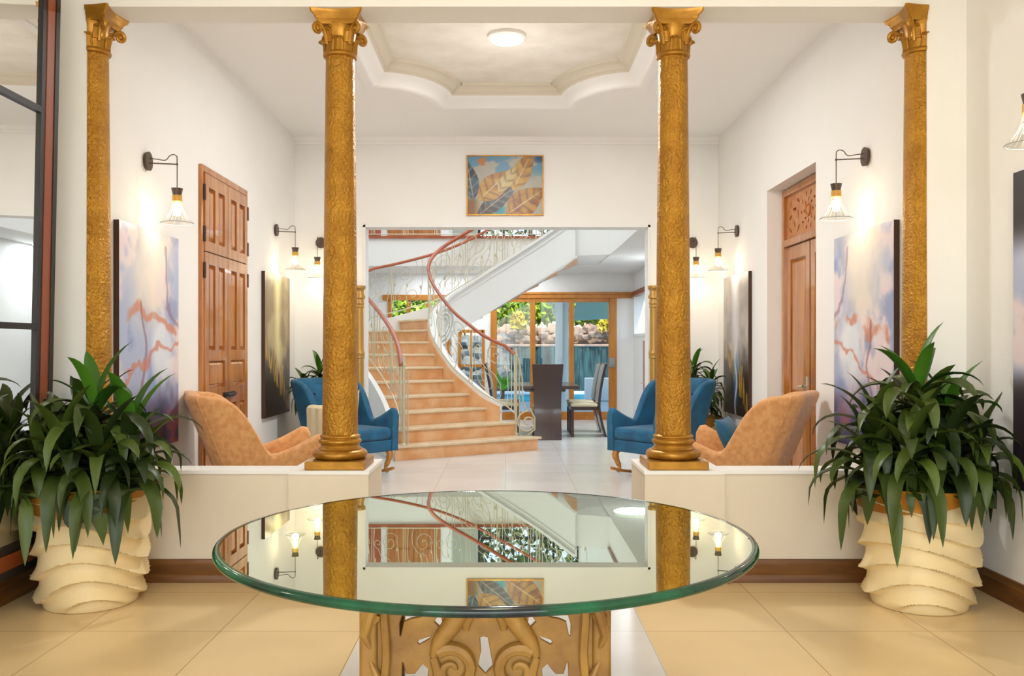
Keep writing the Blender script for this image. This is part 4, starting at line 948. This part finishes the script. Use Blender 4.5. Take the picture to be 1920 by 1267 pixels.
# ------------------------------------------------------------------ dining set
dt = thing('dining_table', 'dark dining table by the glazed doors', 'table', (.56, 13.55, 0))
b = MB(); b.box(-.50, .50, -.72, .72, .70, .75); b.build('tabletop', M['espresso'], dt, bevel=.008)
b = MB(); b.box(-.18, .18, -.45, .45, .0, .06); b.box(-.11, .11, -.35, .35, .06, .66); b.box(-.3, .3, -.6, .6, .66, .70); b.build('table_base', M['espresso'], dt, bevel=.01)
def dchair(label, loc, rz):
    t_ = thing('dining_chair', label, 'chair', loc, rz, 'high backed dark dining chairs')
    def slab(y, wd, z, o=0): return wd
    b = MB(); n = 18
    def yy(z): return -.20-.10*max(0, (z-.45)/.62)**1.6-.10*max(0, (.45-z)/.45)**1.5
    def ww(z): return .195+.025*max(0, (z-.6)/.47)
    R = [[(-ww(z), yy(z)-.018, z), (ww(z), yy(z)-.018, z), (ww(z), yy(z)+.018, z), (-ww(z), yy(z)+.018, z)] for z in np.linspace(0, 1.07, n)]
    b.add([p for r in R for p in r], [(i*4+j, i*4+(j+1)%4, i*4+4+(j+1)%4, i*4+4+j) for i in range(n-1) for j in range(4)]+[(0, 3, 2, 1), tuple(4*n-4+j for j in range(4))])
    b.build('backrest', M['espresso'], t_, bevel=.005)
    b = MB(); zs = np.linspace(.52, 1.05, 10)
    R = [[(-ww(z)+.02, yy(z)+.018, z), (ww(z)-.02, yy(z)+.018, z), (ww(z)-.03, yy(z)+.034, z), (-ww(z)+.03, yy(z)+.034, z)] for z in zs]; n = 10
    b.add([p for r in R for p in r], [(i*4+j, i*4+(j+1)%4, i*4+4+(j+1)%4, i*4+4+j) for i in range(n-1) for j in range(4)]+[(0, 3, 2, 1), tuple(4*n-4+j for j in range(4))])
    b.build('back_cushion', M['greyvinyl'], t_)
    b = MB(); b.box(-.2, .2, -.18, .22, .44, .49); b.build('seat', M['seatcream'], t_, bevel=.018, seg=3)
    b = MB(); b.box(-.195, .195, -.18, .215, .39, .44); b.build('seat_frame', M['espresso'], t_, bevel=.004)
    for s in (-1, 1):
        b = MB(); b.box(s*.172-.02, s*.172+.02, .17, .21, 0, .40); b.build('leg', M['espresso'], t_, bevel=.004)
    return t_
dchair('dark high backed dining chair seen from behind at the near table end', (.58, 12.80, 0), 0)
dchair('dark dining chair with cream seat on the right side of the table, nearer one', (1.15, 13.12, 0), PI/2+.0)
dchair('dark dining chair on the right side of the table, farther one', (1.16, 13.80, 0), PI/2)
dchair('dark dining chair left of the table behind the stair newel, nearer one', (-.02, 13.22, 0), -PI/2)
dchair('dark dining chair left of the table behind the stair newel, farther one', (-.02, 13.86, 0), -PI/2)

# ------------------------------------------------------------------ outside
sbox('floor_terrace', M['patio'], [(-8, 14, 16.3, 21.4, -.12, -.02)], 'pale terrace paving outside the glazed doors')
sbox('ceiling_terrace', M['porch'], [(-4, 8, 16.3, 20.4, 2.42, 2.6)], 'pale blue soffit over the terrace')
pc = thing('terrace_column', 'white round column on the terrace outside the glazed doors', 'column', (1.12, 18.0, -.02))
b = MB(); b.lathe([(.18, 0), (.18, .08), (.15, .12), (.138, .2), (.13, 2.1), (.15, 2.14), (.15, 2.2), (.18, 2.24), (.18, 2.44)], 32); b.build('column_shaft', M['porch'], pc)
for s in (-1, 1):
    b = MB(); b.tube([(s*.13, 0, 1.95), (s*.2, 0, 2.2), (s*.4, 0, 2.36), (s*.75, 0, 2.43)], .02, 8); b.tube([(s*(.26+x), 0, 2.27+y) for x, y in spiral(0, 0, .07, 1.4, 0, s, 20)], .010, 6); b.build('bracket', M['porch'], pc)
b = MB(); b.hexa([(1.5, 18.6, 2.39), (3.6, 18.6, 2.39), (3.6, 20.3, 2.02), (1.5, 20.3, 1.92)], [(1.5, 18.6, 2.42), (3.6, 18.6, 2.42), (3.6, 20.3, 2.04), (1.5, 20.3, 1.94)])
tag(b.build('awning', M['awning'], smooth=False), 'teal awning sloping down beyond the right glazed door', 'awning')
po = thing('swimming_pool', 'turquoise swimming pool below the rock waterfall', 'swimming pool', (0, 24, 0))
b = MB(); b.box(-6, 3.4, -2.5, 2.6, -.12, -.045); b.build('pool_water', M['water'], po, smooth=False)
b = MB(); b.box(-6.3, 3.7, -2.6, -2.5, -.1, .0); b.box(-6.3, 3.7, 2.6, 2.75, -.1, 0.); b.box(3.4, 3.7, -2.5, 2.6, -.1, .0); b.build('pool_edge', M['patio'], po, smooth=False)
sbox('floor_garden', M['greyrock'], [(-20, 30, 26.7, 60, -.2, -.02), (3.7, 30, 21.4, 26.7, -.2, -.02), (-20, -6.3, 21.4, 26.7, -.2, -.02)])
wf = thing('waterfall', 'dark teal sheet of water falling from the rock wall', 'waterfall', (0, 26.8, -.05))
b = MB(); b.grid(lambda u, v: (.1+3.3*u, .04*math.sin(u*60)+.03*math.sin(u*23+v*3), 1.4*v), 90, 10); b.build('water_sheet', M['fall'], wf)
b = MB(); b.box(-.1, 3.6, .12, .6, 0, 1.38); b.build('backing_wall', M['greyrock'], wf)
b = MB(); b.box(-.1, 3.6, -.05, .6, 1.38, 1.46); b.build('water_lip', M['rock'], wf, bevel=.03)
tag(MB().box(1.95, 3.2, 22.0, 22.3, -.02, .55).build('planter_wall', M['patio'], bevel=.02), 'low pale planter wall right of the pool', 'planter')
tag(MB().box(2.45, 3.0, 20.6, 21.0, -.02, .42).build('stone_block', M['greyrock'], bevel=.03), 'dark stone block on the terrace at the right door', 'block')
def rock(x, y, z, r, mt, seed, label):
    rr = random.Random(seed); b = MB(); ph = [rr.uniform(0, 6) for _ in range(6)]; sx, sy, sz = rr.uniform(.8, 1.3), rr.uniform(.8, 1.1), rr.uniform(.55, .85)
    def f(u, v):
        a = 2*PI*u; t_ = PI*(.02+.96*v); q = 1+.13*math.sin(3*a+ph[0]+2*t_)+.09*math.sin(5*a+ph[1]-3*t_)+.08*math.cos(4*t_+ph[2])
        return (r*sx*q*math.cos(a)*math.sin(t_), r*sy*q*math.sin(a)*math.sin(t_), -r*sz*q*math.cos(t_))
    b.grid(f, 14, 9, wu=True); o = b.build('boulder', mt, angle=30); o.location = (x, y, z); return tag(o, label, 'rock', 'boulders around the waterfall')
rr = random.Random(4)
ORD = ['first', 'second', 'third', 'fourth', 'fifth', 'sixth', 'seventh', 'eighth', 'ninth', 'tenth', 'eleventh', 'twelfth', 'thirteenth', 'fourteenth', 'fifteenth', 'sixteenth', 'seventeenth', 'eighteenth', 'nineteenth', 'twentieth', 'twenty-first', 'twenty-second']
for k in range(22): rock(-.2+k*.19, 27.1+rr.uniform(-.1, .3), 1.58+rr.uniform(-.04, .16), rr.uniform(.12, .2), M['rock'], k, ORD[k]+' tan boulder from the left along the top of the waterfall')
for k in range(12): rock(-.3+k*.36, 27.7, 1.80+rr.uniform(-.03, .05), rr.uniform(.18, .26), M['rock'], 50+k, ORD[k]+' tan boulder from the left in the upper row behind the waterfall')
for k in range(30): rock(-1.9+(k % 6)*.36+rr.uniform(-.08, .08), 26.9+.09*(k//6), .15+.33*(k//6), rr.uniform(.25, .34), M['greyrock'], 80+k, 'grey boulder left of the waterfall, %s from the left in the %s course up' % (ORD[k % 6], ORD[k//6]))
for k in range(18): rock(3.75+(k % 3)*.4, 26.6+.1*(k//3), .1+.3*(k//3), rr.uniform(.26, .34), M['greyrock'], 120+k, 'grey boulder right of the waterfall, %s from the left in the %s course up' % (ORD[k % 3], ORD[k//3]))
def bush(name, label, cat, c, r, n, mt, size, seed, group=None, trunk=0):
    q = random.Random(seed); t_ = thing(name, label, cat, (c[0], c[1], 0), 0, group); b = MB()
    for _ in range(n):
        a = q.uniform(0, 2*PI); z = q.uniform(-.6, 1); rad = math.sqrt(max(0, 1-z*z))*q.uniform(.7, 1.05)
        p = Vector((r[0]*rad*math.cos(a), r[1]*rad*math.sin(a), c[2]+r[2]*z*q.uniform(.8, 1.05)))
        d = Vector((q.gauss(0, 1), q.gauss(0, 1), q.gauss(0, 1))).normalized(); e = d.cross(Vector((q.gauss(0, 1), q.gauss(0, 1), q.gauss(0, 1)))).normalized(); s_ = size*q.uniform(.6, 1.3)
        b.add([p-d*s_, p+e*s_*.45, p+d*s_, p-e*s_*.45], [(0, 1, 2, 3)])
    b.build('foliage', mt, t_, fix=False, smooth=False)
    b = MB(); b.tube([(0, 0, trunk), (0, 0, c[2])], .04, 6); b.build('stem', M['stem'], t_)
    return t_
for k, x in enumerate((-3.2, -1.4, .4, 2.2, 4.0, 5.8)):
    bush('garden_bush', ORD[k]+' green bush from the left on the slope above the rocks', 'bush', (x, 30+rr.uniform(-.5, .5), 2.55+rr.uniform(-.1, .15)), (1.3, 1.0, .7), 1900, M['bush'], .13, 200+k, 'bushes above the rock wall')
for k, x in enumerate((-5, -1.8, 1.6, 5, 8.4)):
    bush('garden_tree', ORD[k]+' leafy green tree from the left behind the garden bushes', 'tree', (x, 35, 3.3), (2.3, 1.8, 1.9), 1700, M['bush'], .24, 300+k, 'trees behind the garden')
sbox('floor_slope', M['rock'], [(-20, 30, 28.2, 60, -.02, 1.7)], 'earth bank behind the waterfall rocks')
bush('garden_shrub', 'yellow shrub on the rocks seen in the left glazed door', 'shrub', (.35, 26.75, 2.05), (.22, .2, .32), 200, M['yellow'], .11, 401, trunk=1.6)
bush('garden_shrub', 'yellow shrub on the rocks seen in the right glazed door', 'shrub', (3.1, 26.9, 1.98), (.3, .25, .26), 200, M['yellow'], .11, 402, trunk=1.6)
pm = thing('palm_plant', 'bright green palm fronds beside the pool', 'plant', (-.1, 20.9, -.02)); b = MB(); q = random.Random(6)
for k in range(34): leafstrip(b, (0, 0, .3), k*2.4, q.uniform(.5, 1.4), q.uniform(.45, .7), .07, q.uniform(.6, 1.7), n=6)
b.build('fronds', M['palm'], pm, fix=False); b = MB(); b.tube([(0, 0, 0), (0, 0, .32)], .05, 8); b.build('stem', M['stem'], pm)
pm = bush('garden_bush', 'green bush outside the side window of the dining area', 'bush', (4.1, 15.9, 1.5), (.7, .9, .8), 900, M['bush'], .13, 500)
bush('garden_tree', 'dark leafy tree beyond the upper floor window', 'tree', (.6, 21.6, 4.9), (2.2, .9, 1.5), 1500, M['leaf'], .16, 501, trunk=-.02)
